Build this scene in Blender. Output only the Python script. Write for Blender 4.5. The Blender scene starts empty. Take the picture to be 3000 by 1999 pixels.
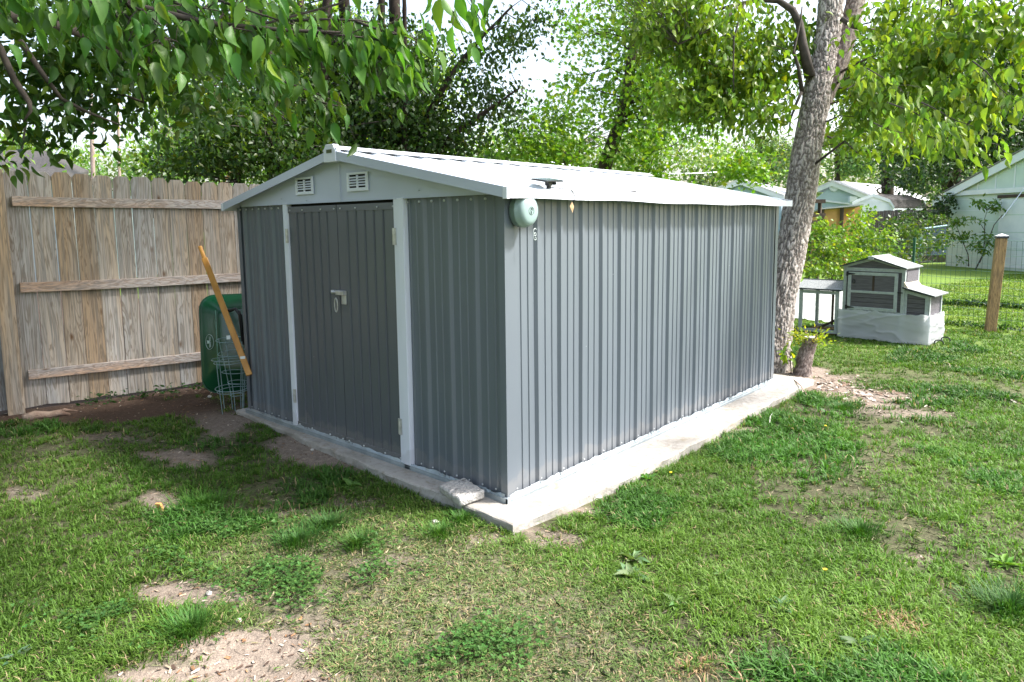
import bpy, bmesh, math, random
import numpy as np
from mathutils import Vector, Matrix
random.seed(7); rng = np.random.default_rng(7)
SC = bpy.context.scene; COL = SC.collection; R_ = math.radians
# ---------------------------------------------------------------- camera
CP = np.array([2.6831, -2.9266, 1.618]); F = 2028.94
YAW, PIT, ROL = -.7321, -.1163, -.0114
_f = np.array([math.sin(YAW)*math.cos(PIT), math.cos(YAW)*math.cos(PIT), math.sin(PIT)])
_r0 = np.cross(_f, [0, 0, 1]); _r0 /= np.linalg.norm(_r0); _u0 = np.cross(_r0, _f)
_r = math.cos(ROL)*_r0+math.sin(ROL)*_u0; _u = -math.sin(ROL)*_r0+math.cos(ROL)*_u0
cam = bpy.data.objects.new('camera', bpy.data.cameras.new('camera')); COL.objects.link(cam)
M = Matrix.Identity(4)
for i in range(3):
    M[i][0] = _r[i]; M[i][1] = _u[i]; M[i][2] = -_f[i]; M[i][3] = CP[i]
cam.matrix_world = M
cam.data.sensor_width = 36; cam.data.lens = F/3000*36; cam.data.shift_y = -106/3000
cam.data.clip_start = .05; cam.data.clip_end = 600
SC.camera = cam
# ---------------------------------------------------------------- world, sun
SUN_AZ = math.atan2(.76, .65); SUN_EL = R_(50)
W = bpy.data.worlds.new('World'); SC.world = W; W.use_nodes = True
nt = W.node_tree; bg = nt.nodes['Background']
sky = nt.nodes.new('ShaderNodeTexSky'); sky.sky_type = 'NISHITA'; sky.sun_disc = False
sky.sun_elevation = SUN_EL; sky.sun_rotation = SUN_AZ; sky.dust_density = 4; sky.air_density = 1.2
hs = nt.nodes.new('ShaderNodeHueSaturation'); hs.inputs['Saturation'].default_value = .75
hs.inputs['Value'].default_value = 1.25
nt.links.new(sky.outputs[0], hs.inputs['Color']); nt.links.new(hs.outputs[0], bg.inputs['Color'])
bg.inputs['Strength'].default_value = .15
sl = bpy.data.lights.new('sun', 'SUN'); sl.energy = 3.7; sl.angle = R_(7); sl.color = (1, .97, .93)
so = bpy.data.objects.new('sun', sl); COL.objects.link(so)
sd = Vector((math.sin(SUN_AZ)*math.cos(SUN_EL), math.cos(SUN_AZ)*math.cos(SUN_EL), math.sin(SUN_EL)))
so.rotation_euler = sd.to_track_quat('Z', 'Y').to_euler(); so.location = (0, 0, 20)
SC.view_settings.view_transform = 'Standard'; SC.view_settings.look = 'None'
SC.view_settings.exposure = 1.3; SC.view_settings.gamma = 1
SC.cycles.use_denoising = True; SC.cycles.max_bounces = 7; SC.cycles.diffuse_bounces = 4
SC.cycles.transmission_bounces = 4; SC.cycles.glossy_bounces = 3; SC.cycles.sample_clamp_indirect = 6
# ---------------------------------------------------------------- helpers
def at(x, y, d):                      # photo pixel (3000 wide) + metres along the view axis -> world point
    return CP+d*(_f+_r*(x-1500)/F-_u*(y-893.5)/F)
def gnd(x, y, z=-.09):
    d = _f+_r*(x-1500)/F-_u*(y-893.5)/F
    return CP+d*(z-CP[2])/d[2]
def onpl(x, y, o, n):
    d = _f+_r*(x-1500)/F-_u*(y-893.5)/F
    return CP+d*((np.array(o)-CP)@np.array(n))/(d@np.array(n))
def srgb(r, g, b):
    return tuple((c/255/12.92 if c < 11 else ((c/255+.055)/1.055)**2.4) for c in (r, g, b))
ORG = {}
def tag(o, label=None, cat=None, group=None, kind=None):
    if label: o['label'] = label
    if cat: o['category'] = cat
    if group: o['group'] = group
    if kind: o['kind'] = kind
    return o
def thing(name, loc, label, cat, group=None):
    o = bpy.data.objects.new(name, None); COL.objects.link(o); o.location = loc
    o.empty_display_size = .1; ORG[o.name] = np.array(loc, float)
    return tag(o, label, cat, group)
def link(name, me, mat, parent=None, loc=None, smooth=False):
    o = bpy.data.objects.new(name, me); COL.objects.link(o)
    if parent:
        o.parent = parent; ORG[o.name] = ORG[parent.name]
    else:
        l = np.array(loc if loc is not None else (0, 0, 0), float); o.location = l; ORG[o.name] = l
    if mat: me.materials.append(mat)
    if smooth: me.polygons.foreach_set('use_smooth', np.ones(len(me.polygons), bool))
    return o
class MB:
    def __init__(s): s.v = []; s.f = []
    def add(s, vs, fs):
        n = len(s.v); s.v += [tuple(map(float, v)) for v in vs]; s.f += [tuple(i+n for i in f) for f in fs]; return s
    def box(s, c, d, ax=None):        # centre, size, optional 3 axes
        ax = np.eye(3) if ax is None else np.array(ax); c = np.array(c, float)
        vs = [c+ax[0]*d[0]/2*i+ax[1]*d[1]/2*j+ax[2]*d[2]/2*k for k in (-1, 1) for j in (-1, 1) for i in (-1, 1)]
        return s.add(vs, [(0, 2, 3, 1), (4, 5, 7, 6), (0, 1, 5, 4), (2, 6, 7, 3), (0, 4, 6, 2), (1, 3, 7, 5)])
    def bb(s, a, b):
        a = np.array(a, float); b = np.array(b, float); return s.box((a+b)/2, abs(b-a))
    def prism(s, poly, off):          # 3D polygon + offset vector
        n = len(poly); poly = [np.array(p, float) for p in poly]; off = np.array(off, float)
        return s.add(poly+[p+off for p in poly], [tuple(range(n))[::-1], tuple(range(n, 2*n))]+[(i, (i+1) % n, n+(i+1) % n, n+i) for i in range(n)])
    def tube(s, pts, rad, seg=8, cap=True):
        pts = [np.array(p, float) for p in pts]; n = len(pts)
        if np.isscalar(rad): rad = [rad]*n
        t0 = pts[1]-pts[0]; ref = np.array([0, 0, 1.]) if abs(t0[2]) < .9*np.linalg.norm(t0) else np.array([1., 0, 0])
        vs = []
        for i in range(n):
            t = pts[min(i+1, n-1)]-pts[max(i-1, 0)]; t = t/(np.linalg.norm(t)+1e-9)
            a = np.cross(t, ref); a /= np.linalg.norm(a)+1e-9; b = np.cross(t, a); ref = np.cross(a, t)
            for k in range(seg):
                q = 2*math.pi*k/seg; vs.append(pts[i]+rad[i]*(a*math.cos(q)+b*math.sin(q)))
        fs = [(i*seg+k, i*seg+(k+1) % seg, (i+1)*seg+(k+1) % seg, (i+1)*seg+k) for i in range(n-1) for k in range(seg)]
        if cap: fs += [tuple(range(seg))[::-1], tuple((n-1)*seg+k for k in range(seg))]
        return s.add(vs, fs)
    def cyl(s, a, b, r, seg=16, r2=None): return s.tube([a, b], [r, r if r2 is None else r2], seg)
    def ring(s, c, r, w, ax=(1, 0, 0), ay=(0, 1, 0), seg=28, ts=5, ry=None):
        c = np.array(c, float); ax = np.array(ax, float); ay = np.array(ay, float); ry = ry or r
        pts = [c+ax*r*math.cos(2*math.pi*k/seg)+ay*ry*math.sin(2*math.pi*k/seg) for k in range(seg+1)]
        return s.tube(pts, w, ts, False)
    def screws(s, pts, r, n):
        n = np.array(n, float)
        for p in pts: p = np.array(p, float); s.tube([p, p+n*r*.8, p+n*r*1.1], [r, r*.9, r*.4], 6)
        return s
    def build(s, name, mat, parent=None, loc=None, smooth=False, bevel=0, seg=2):
        o0 = ORG[parent.name] if parent else np.array(loc if loc is not None else s.v[0], float)
        if parent is None and loc is None:
            a = np.array(s.v); o0 = np.array([a[:, 0].mean(), a[:, 1].mean(), a[:, 2].min()])
        me = bpy.data.meshes.new(name); me.from_pydata([tuple(np.array(v)-o0) for v in s.v], [], s.f)
        bm = bmesh.new(); bm.from_mesh(me); bmesh.ops.recalc_face_normals(bm, faces=bm.faces); bm.to_mesh(me); bm.free()
        o = link(name, me, mat, parent, o0, smooth)
        if bevel:
            m = o.modifiers.new('b', 'BEVEL'); m.width = bevel; m.segments = seg; m.limit_method = 'ANGLE'
        return o
def npmesh(name, V, Fc, mat, parent=None, loc=None, cols=None, smooth=False):
    V = np.asarray(V, np.float32); Fc = np.asarray(Fc, np.int32); k = Fc.shape[1]
    o0 = ORG[parent.name] if parent else np.array(loc if loc is not None else (0, 0, 0), float)
    me = bpy.data.meshes.new(name); me.vertices.add(len(V)); me.vertices.foreach_set('co', (V-o0.astype(np.float32)).ravel())
    me.loops.add(Fc.size); me.loops.foreach_set('vertex_index', Fc.ravel())
    me.polygons.add(len(Fc)); me.polygons.foreach_set('loop_start', np.arange(len(Fc), dtype=np.int32)*k)
    me.polygons.foreach_set('loop_total', np.full(len(Fc), k, np.int32))
    me.update(calc_edges=True)
    if cols is not None:
        at_ = me.attributes.new('col', 'FLOAT_COLOR', 'POINT')
        c = np.ones((len(V), 4), np.float32); c[:, :3] = cols; at_.data.foreach_set('color', c.ravel())
    return link(name, me, mat, parent, o0, smooth)
def vnoise(p, seed=0):
    p = np.asarray(p, float); i = np.floor(p).astype(np.int64); f = p-i; f = f*f*(3-2*f); out = 0
    for dx in (0, 1):
        for dy in (0, 1):
            for dz in (0, 1):
                h = ((i[:, 0]+dx)*374761393+(i[:, 1]+dy)*668265263+(i[:, 2]+dz)*2147483647+seed*1274126177) & 0xffffffff
                h = ((h ^ (h >> 13))*1274126177) & 0xffffffff; h = (h ^ (h >> 16)) & 0xffff
                w = (f[:, 0] if dx else 1-f[:, 0])*(f[:, 1] if dy else 1-f[:, 1])*(f[:, 2] if dz else 1-f[:, 2])
                out = out+w*h/65535.
    return out
def fbm(p, seed=0, o=3):
    p = np.asarray(p, float); return sum(vnoise(p*2**k, seed+k)*.5**k for k in range(o))/sum(.5**k for k in range(o))
def sstep(a, b, x): t = np.clip((x-a)/(b-a), 0, 1); return t*t*(3-2*t)
# ---------------------------------------------------------------- materials
class NT:
    def __init__(s, name):
        s.m = bpy.data.materials.new(name); s.m.use_nodes = True; s.t = s.m.node_tree; s.b = s.t.nodes['Principled BSDF']; s.out = s.t.nodes['Material Output']
    def n(s, ty, **k):
        x = s.t.nodes.new('ShaderNode'+ty)
        for a, b in k.items(): setattr(x, a, b)
        return x
    def l(s, a, b): s.t.links.new(a, b)
    def noise(s, vec, scale, detail=3, dist=0, rough=.5):
        x = s.n('TexNoise'); x.inputs['Scale'].default_value = scale; x.inputs['Detail'].default_value = detail
        x.inputs['Distortion'].default_value = dist; x.inputs['Roughness'].default_value = rough; s.l(vec, x.inputs['Vector']); return x.outputs['Fac']
    def ramp(s, fac, st):
        x = s.n('ValToRGB'); e = x.color_ramp.elements
        while len(e) < len(st): e.new(.5)
        for i, (p, c) in enumerate(st): e[i].position = p; e[i].color = (*c, 1)
        s.l(fac, x.inputs['Fac']); return x.outputs['Color']
    def mix(s, fac, a, b, mode='MIX'):
        x = s.n('MixRGB', blend_type=mode)
        for k, v in ((0, fac), (1, a), (2, b)):
            if hasattr(v, 'is_output') or hasattr(v, 'links'): s.l(v, x.inputs[k])
            else: x.inputs[k].default_value = v if k == 0 else (*v, 1)
        return x.outputs[0]
    def bump(s, h, strength, dist=.01, prev=None):
        x = s.n('Bump'); x.inputs['Strength'].default_value = strength; x.inputs['Distance'].default_value = dist; s.l(h, x.inputs['Height'])
        if prev is not None: s.l(prev, x.inputs['Normal'])
        return x.outputs['Normal']
    def vec(s, scale=(1, 1, 1), rnd=False):
        tc = s.n('TexCoord'); mp = s.n('Mapping'); mp.inputs['Scale'].default_value = scale; src = tc.outputs['Object']
        if rnd:
            oi = s.n('ObjectInfo'); ma = s.n('VectorMath', operation='SCALE'); ma.inputs[0].default_value = (37, 53, 71); s.l(oi.outputs['Random'], ma.inputs['Scale'])
            ad = s.n('VectorMath', operation='ADD'); s.l(src, ad.inputs[0]); s.l(ma.outputs[0], ad.inputs[1]); src = ad.outputs[0]
        s.l(src, mp.inputs['Vector']); return mp.outputs[0]
def mk(name, c1, c2=None, rough=.6, metal=0, scale=4, stretch=(1, 1, 1), bump=0, bscale=None, spec=.5, bdist=.01, lo=.35, hi=.65, coat=0):
    m = NT(name); v = m.vec(stretch); b = m.b
    b.inputs['Roughness'].default_value = rough; b.inputs['Metallic'].default_value = metal; b.inputs['Specular IOR Level'].default_value = spec
    c2 = c2 or tuple(x*.8 for x in c1)
    m.l(m.ramp(m.noise(v, scale, 4), [(lo, c1), (hi, c2)]), b.inputs['Base Color'])
    if bump: m.l(m.bump(m.noise(v, bscale or scale*6, 4), bump, bdist), b.inputs['Normal'])
    if coat: b.inputs['Coat Weight'].default_value = coat
    return m.m
def metal_paint(name, c, rough=.35, dirt=(.3, .29, .27)):
    m = NT(name); v = m.vec(); b = m.b
    n1 = m.noise(v, 1.3, 3); n2 = m.noise(m.vec((14, 14, 1.2)), 3, 5, 0, .7)
    base = m.mix(m.ramp(n2, [(.62, (0, 0, 0)), (.86, (.22,)*3)]), c, dirt)
    base = m.mix(n1, base, tuple(x*.86 for x in c))
    sx = m.n('SeparateXYZ'); tc = m.n('TexCoord'); m.l(tc.outputs['Object'], sx.inputs[0]); ma = m.n('Math', operation='MULTIPLY_ADD'); m.l(m.noise(v, 9, 4), ma.inputs[0]); ma.inputs[1].default_value = -.22; m.l(sx.outputs['Z'], ma.inputs[2])
    base = m.mix(m.ramp(ma.outputs[0], [(0, (.2,)*3), (.03, (0, 0, 0))]), base, (.30, .27, .24))
    # tiny pale scratches and specks
    vo = m.n('TexVoronoi'); vo.inputs['Scale'].default_value = 5; m.l(m.vec((1.6, 1.6, .8)), vo.inputs['Vector'])
    base = m.mix(m.ramp(vo.outputs['Distance'], [(.012, (.6,)*3), (.02, (0, 0, 0))]), base, (.6, .62, .62))
    m.l(base, b.inputs['Base Color']); b.inputs['Roughness'].default_value = rough
    b.inputs['Specular IOR Level'].default_value = .55
    m.l(m.bump(m.noise(m.vec((1, 1, .5)), 1.6, 1), .5, .02), b.inputs['Normal']); return m.m
def wood(name, along='z', warm=(.47, .38, .28), grey=(.46, .455, .44), dark=(.13, .075, .04), amt=.5):
    m = NT(name); b = m.b
    st = {'z': (7, 7, .7), 'y': (7, .7, 7), 'x': (.7, 7, 7)}[along]; fi = {'z': (70, 70, 1.4), 'y': (70, 1.4, 70), 'x': (1.4, 70, 70)}[along]
    v = m.vec(st, True); vf = m.vec(fi, True)
    n1 = m.noise(v, .55, 3, .6); n2 = m.noise(v, 1.6, 3, 2.4)
    rings = m.n('Math', operation='PINGPONG'); mm = m.n('Math', operation='MULTIPLY'); mm.inputs[1].default_value = 5; m.l(n2, mm.inputs[0]); m.l(mm.outputs[0], rings.inputs[0]); rings.inputs[1].default_value = .5
    base = m.mix(m.ramp(n1, [(amt-.13, (0,)*3), (amt+.13, (1,)*3)]), warm, grey)
    base = m.mix(m.ramp(rings.outputs[0], [(.0, (.85,)*3), (.30, (0,)*3)]), base, tuple(x*.45 for x in warm))
    g = m.noise(vf, 1, 4, .2, .65); base = m.mix(m.ramp(g, [(.38, (.75,)*3), (.58, (0,)*3)]), base, tuple(x*.5 for x in grey))
    vo = m.n('TexVoronoi'); vo.inputs['Scale'].default_value = 1; kv = {'z': (6, 6, 2.4), 'y': (6, 2.4, 6), 'x': (2.4, 6, 6)}[along]; m.l(m.vec(kv, True), vo.inputs['Vector'])
    base = m.mix(m.ramp(vo.outputs['Distance'], [(.05, (.95,)*3), (.13, (0,)*3)]), base, dark)
    oi = m.n('ObjectInfo'); base = m.mix(.75, base, m.ramp(oi.outputs['Random'], [(0, (.55, .46, .38)), (.3, (.95, .82, .68)), (.6, (.78, .80, .84)), (1, (1.12, 1.1, 1.1))]), 'MULTIPLY')
    m.l(base, b.inputs['Base Color']); b.inputs['Roughness'].default_value = .8; b.inputs['Specular IOR Level'].default_value = .2
    m.l(m.bump(g, .5, .004, m.bump(rings.outputs[0], .25, .003)), b.inputs['Normal']); return m.m
def leafmat(name, trans=.4, rough=.42, tint=(1.5, 1.45, .5), spec=.4):
    m = NT(name); a = m.n('Attribute'); a.attribute_name = 'col'; c = a.outputs['Color']
    m.l(c, m.b.inputs['Base Color']); m.b.inputs['Roughness'].default_value = rough; m.b.inputs['Specular IOR Level'].default_value = spec
    t = m.n('BsdfTranslucent'); m.l(m.mix(1, c, tint, 'MULTIPLY'), t.inputs['Color']); x = m.n('MixShader'); x.inputs[0].default_value = trans
    m.l(m.b.outputs[0], x.inputs[1]); m.l(t.outputs[0], x.inputs[2]); m.l(x.outputs[0], m.out.inputs['Surface']); return m.m
def attrmat(name, rough=.9, bump=0, bs=40, spec=.2, sc=(1, 1, 1)):
    m = NT(name); a = m.n('Attribute'); a.attribute_name = 'col'; c = a.outputs['Color']; n = m.noise(m.vec(sc), bs, 5, 0, .65)
    n2 = m.noise(m.vec(sc), bs*5, 3, 0, .7); m.l(m.mix(.7, m.mix(.8, c, m.ramp(n, [(.3, (.6,)*3), (.7, (1.25,)*3)]), 'MULTIPLY'), m.ramp(n2, [(.35, (.5,)*3), (.65, (1.4,)*3)]), 'MULTIPLY'), m.b.inputs['Base Color'])
    m.b.inputs['Roughness'].default_value = rough; m.b.inputs['Specular IOR Level'].default_value = spec
    if bump: m.l(m.bump(n, bump, .015), m.b.inputs['Normal'])
    return m.m
MT = dict(
    grey=metal_paint('dark_grey_metal', (.140, .164, .194), .31), door=metal_paint('door_metal', (.128, .140, .156), .27), pale=metal_paint('pale_metal', (.55, .60, .72), .42),
    trim=metal_paint('white_metal', (.80, .83, .92), .45), roof=metal_paint('roof_metal', (.74, .79, .84), .6), galv=mk('galvanised', (.42, .48, .52), (.3, .35, .38), .38, .55, 9, bump=.2),
    chrome=mk('chrome', (.62, .62, .60), (.45, .44, .43), .3, .45, 30), black=mk('black_plastic', (.012, .013, .016), (.02, .02, .024), .4, 0, 10), dark=mk('dark_gap', (.01, .01, .01), None, .9),
    conc=mk('concrete', (.48, .45, .40), (.60, .575, .53), .92, 0, 5, bump=.5, bscale=60, spec=.15, bdist=.006), conc2=mk('rough_concrete', (.52, .50, .47), (.33, .315, .30), .95, 0, 34, bump=1, bscale=55, spec=.1, bdist=.02, lo=.42, hi=.7),
    fence=wood('fence_wood'), rail=wood('fence_rail_wood', 'y', (.55, .38, .27), (.46, .43, .41)), post=wood('post_wood', 'z', (.46, .34, .22), (.42, .38, .33), (.2, .11, .05), .6), post2=wood('new_post_wood', 'z', (.52, .32, .15), (.46, .31, .18), (.1, .04, .02), .75),
    green=mk('green_enamel', (.004, .055, .022), (.005, .075, .03), .22, 0, 3, coat=.3), ltgreen=mk('hose_green', (.27, .37, .36), (.23, .32, .31), .35, 0, 4), ash=mk('varnished_ash', (.55, .28, .06), (.44, .20, .04), .4, 0, 3, (6, 6, 1)), decal=mk('white_decal', (.55, .72, .68), (.5, .66, .64), .5), wire=mk('wire', (.30, .42, .43), (.2, .3, .32), .4, .2, 10),
    coopw=mk('coop_frame', (.42, .46, .45), (.33, .37, .365), .7, 0, 6, (4, 4, 4), .3, 40), coopp=mk('coop_panel', (.13, .12, .135), (.085, .08, .09), .7, 0, 5, (1.5, 4, 14), .4, 8), felt=mk('roof_felt', (.36, .38, .38), (.16, .17, .17), .9, 0, 90, bump=.6, bscale=120), feltg=mk('felt_edge', (.03, .045, .045), None, .7), sheet=None,
    hay=mk('bedding', (.22, .12, .05), (.05, .03, .015), .95, 0, 25, bump=1, bscale=60), grn=mk('pale_green_paint', (.50, .60, .54), (.44, .545, .49), .75, 0, 2, (1, 1, 1), .3, 12), wht=mk('white_paint', (.66, .70, .71), (.58, .63, .65), .6, 0, 3), blue=mk('pale_blue_siding', (.40, .50, .56), (.36, .46, .52), .7, 0, 3, (1, 1, 12)), roofw=mk('pale_roof', (.62, .62, .62), (.5, .5, .5), .7, 0, 5), shing=mk('dark_shingle', (.075, .068, .062), (.04, .036, .034), .9, 0, 12, (1, 1, 8), .5), shing2=mk('grey_shingle', (.22, .21, .20), (.12, .115, .11), .9, 0, 9, (1, 1, 7), .5), ply=mk('orange_plywood', (.55, .30, .10), (.45, .24, .08), .8, 0, 3), dwood=mk('dark_wood', (.075, .05, .035), (.04, .028, .02), .9, 0, 8, (3, 3, .6), .5), gfence=mk('old_grey_fence', (.10, .09, .08), (.05, .046, .042), .95, 0, 9, (4, 4, .6), .5), pole=mk('utility_pole_wood', (.30, .23, .2), (.2, .15, .13), .9, 0, 5, (4, 4, .5)), tarp=mk('blue_tarp', (.03, .07, .10), (.02, .045, .06), .6, 0, 4), stick=mk('driftwood', (.42, .31, .24), (.22, .14, .1), .9, 0, 9, bump=.8, bscale=30, bdist=.02), tan=mk('dry_leaf', (.55, .38, .22), (.4, .25, .13), .7, 0, 40), cell=mk('solar_cell', (.03, .045, .06), (.04, .06, .075), .15, 0, 20), gpost=mk('green_post_paint', (.01, .09, .045), None, .5), stone=mk('pale_stone', (.6, .57, .53), (.42, .4, .37), .9, 0, 40, bump=.8, bscale=90),
    leaf=leafmat('leaf'), leafd=leafmat('dark_leaf', .22, .4, (1.3, 1.4, .5)), grass=leafmat('grass_blade', .3, .55, (1.2, 1.3, .5), .25), bark=attrmat('bark', .95, .6, 60), gm=attrmat('soil', .97, .8, 28), litter=attrmat('litter', .9, 0, 30))
def sheetmat():
    m = NT('plastic_sheet'); c = m.ramp(m.noise(m.vec(), 2.5, 3), [(.35, (.70, .73, .75)), (.7, (.82, .84, .86))]); m.l(c, m.b.inputs['Base Color']); m.b.inputs['Roughness'].default_value = .3
    t = m.n('BsdfTranslucent'); t.inputs['Color'].default_value = (.9, .92, .95, 1); x = m.n('MixShader'); x.inputs[0].default_value = .5; m.l(m.b.outputs[0], x.inputs[1]); m.l(t.outputs[0], x.inputs[2]); m.l(x.outputs[0], m.out.inputs['Surface']); return m.m
MT['sheet'] = sheetmat()
# ---------------------------------------------------------------- ground
def gz(x, y):
    x = np.asarray(x, float); y = np.asarray(y, float)
    p = np.stack([x*1.3, y*1.3, x*0], -1).reshape(-1, 3); n = (fbm(p, 3)-.5).reshape(x.shape)
    return -.095+.035*sstep(-1.5, -3.2, x)*sstep(4, 0, y)+n*.05*sstep(40, 8, np.hypot(x, y))
def ground_patches():                  # bare places: photo point, radii in photo px -> world ellipses
    out = []
    for x, y, rx, ry, s in [(700, 1900, 190, 65, 1.25), (640, 1985, 330, 50, 1.1), (540, 1742, 190, 42, .9), (470, 1475, 75, 40, .95), (550, 1345, 130, 24, .95), (60, 1462, 70, 22, .8), (110, 1765, 60, 30, .7), (940, 1345, 170, 38, 1.2), (900, 1310, 120, 30, 1.1),
                            (180, 1225, 300, 26, 1.3), (480, 1200, 260, 34, 1.3), (660, 1250, 110, 34, 1.2), (330, 1290, 220, 16, .7), (2420, 1125, 120, 30, 1.0), (2560, 1165, 130, 26, .95), (2650, 1215, 110, 16, .8), (2690, 1632, 80, 20, .85), (1610, 1580, 90, 26, .7), (830, 1500, 120, 20, .6), (1150, 1650, 90, 20, .5), (1700, 1500, 60, 14, .8), (1560, 1560, 60, 18, .9), (2160, 1260, 60, 12, .7), (2480, 1200, 90, 14, .7), (980, 1840, 200, 50, .55), (1020, 1470, 90, 16, .6),
                            (2330, 1100, 90, 20, 1.1), (2380, 1090, 60, 20, 1.1), (1380, 1580, 180, 20, .6)]:
        c = gnd(x, y); d = (c-CP)@_f; e1 = gnd(x+rx, y)-c; e2 = gnd(x, y+ry)-c
        A = np.linalg.inv(np.array([[e1[0], e2[0]], [e1[1], e2[1]]])); out.append((c[:2], A, s))
    return out
PATCH = ground_patches()
def bare(x, y):
    x = np.asarray(x, float); y = np.asarray(y, float); b = np.zeros(x.shape)
    w = fbm(np.stack([x*4, y*4, x*0], -1).reshape(-1, 3), 11).reshape(x.shape)
    for c, A, s in PATCH:
        u = A[0, 0]*(x-c[0])+A[0, 1]*(y-c[1]); v = A[1, 0]*(x-c[0])+A[1, 1]*(y-c[1]); r = np.hypot(u, v)+(w-.5)*1.3
        b = np.maximum(b, s*(1-sstep(.55, 1.25, r)))
    fd = (x+4.906)*.981-(y+1.261)*.191       # distance from the fence line
    b = np.maximum(b, 1.2*(1-sstep(.25, .75, fd+(w-.5)*.5))*(y < 3.5)*(y > -6))
    return b
def sparse(x, y):                      # thin, dry grass in front of the slab corner
    c = gnd(1250, 1800); A = 1-sstep(.5, 1.2, np.hypot((x-c[0])/1.5, (y-c[1])/.75)); return A
def mk_ground():
    a = np.concatenate([-np.geomspace(9, 260, 40)[::-1], np.linspace(-8.9, 4.9, 230), np.geomspace(5, 260, 45)])
    b = np.concatenate([-np.geomspace(4.2, 200, 30)[::-1], np.linspace(-4.1, 9, 220), np.geomspace(9.1, 280, 60)])
    X, Y = np.meshgrid(a, b); Z = gz(X, Y); n, m = X.shape
    P = np.stack([X, Y, Z], -1).reshape(-1, 3); idx = np.arange(n*m).reshape(n, m)
    Fc = np.stack([idx[:-1, :-1], idx[:-1, 1:], idx[1:, 1:], idx[1:, :-1]], -1).reshape(-1, 4)
    br = np.clip(bare(P[:, 0], P[:, 1]), 0, 1)[:, None]; nz = fbm(P*2.2, 5)[:, None]
    fd = ((P[:, 0]+4.906)*.981-(P[:, 1]+1.261)*.191)[:, None]
    soil = np.array([.235, .19, .155])*(.7+.6*nz); mulch = np.array([.085, .055, .04])*(.7+.7*nz)
    soil = np.where(fd < 1.6, mulch*(1-sstep(.9, 1.6, fd))+soil*sstep(.9, 1.6, fd), soil)
    sp1 = sparse(P[:, 0], P[:, 1])[:, None]; under = (np.array([.085, .085, .045])*(1-sp1)+np.array([.14, .13, .085])*sp1)*(.6+.8*nz); far = np.array([.13, .21, .03])*(.7+.6*nz)  # far: ground colour brightened to paint a sunlit back lawn
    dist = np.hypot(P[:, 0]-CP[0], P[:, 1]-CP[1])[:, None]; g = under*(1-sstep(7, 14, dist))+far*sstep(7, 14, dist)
    o = npmesh('ground', P, Fc, MT['gm'], None, (0, 0, 0), g*(1-br)+soil*br, True); tag(o, kind='structure')
mk_ground()
# ---------------------------------------------------------------- slab
def rough_slab():
    pts = []
    cor = [(.235, -.215), (.30, .6), (.335, 1.05), (.315, 2.4), (.28, 4.46), (-1.5, 4.5), (-3.3, 4.5), (-3.32, 2), (-3.295, -.045), (-2.2, -.10), (-1.1, -.165)]
    for i in range(len(cor)):
        a = np.array(cor[i]); b = np.array(cor[(i+1) % len(cor)]); k = max(2, int(np.linalg.norm(b-a)/.05))
        for j in range(k): pts.append(a+(b-a)*j/k)
    pts = np.array(pts); n = len(pts); cen = np.array([-1.5, 2.1]); P3 = np.c_[pts*3, np.zeros(n)]
    vs = []; rings = [(0.0, -.25, 0), (0.0, -.075, .6), (0, -.042, 1), (-.006, -.034, 1), (-.02, -.030, .7), (-.05, -.0295, .4)]
    for off, z, am in rings:
        wob = (fbm(np.c_[pts*9, np.full(n, z*40)], 21)-.5)*.035*am; big = (fbm(P3, 22)-.5)*.05
        d = pts-cen; d /= np.linalg.norm(d, axis=1)[:, None]; q = pts+d*(off+wob+big)[:, None]
        vs += [(x, y, z+(w-.5)*.006) for (x, y), w in zip(q, fbm(np.c_[pts*14, np.full(n, z)], 5))]
    fs = [(r*n+i, r*n+(i+1) % n, (r+1)*n+(i+1) % n, (r+1)*n+i) for r in range(len(rings)-1) for i in range(n)]
    vs.append((cen[0], cen[1], -.0295)); fs += [((len(rings)-1)*n+i, (len(rings)-1)*n+(i+1) % n, len(vs)-1) for i in range(n)]
    m = NT('slab_concrete'); v = m.vec(); n1 = m.noise(v, 2.2, 5, .6); n2 = m.noise(v, 24, 5, 0, .7); n3 = m.noise(v, 9, 4, 1)
    base = m.ramp(n1, [(.3, (.28, .26, .225)), (.62, (.43, .41, .38))]); base = m.mix(m.ramp(n2, [(.48, (0,)*3), (.75, (.75,)*3)]), base, (.22, .20, .17))
    base = m.mix(m.ramp(n3, [(.56, (0,)*3), (.72, (.7,)*3)]), base, (.26, .21, .15))
    m.l(base, m.b.inputs['Base Color']); m.b.inputs['Roughness'].default_value = .93; m.b.inputs['Specular IOR Level'].default_value = .15
    m.l(m.bump(n2, .7, .008, m.bump(n3, .5, .02)), m.b.inputs['Normal'])
    mb = MB(); mb.add(vs, fs); o = mb.build('concrete_slab', m.m, None, (-1.5, 2.1, -.25)); tag(o, 'pale rough-edged concrete slab under the grey metal shed', 'slab')
rough_slab()
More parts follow.
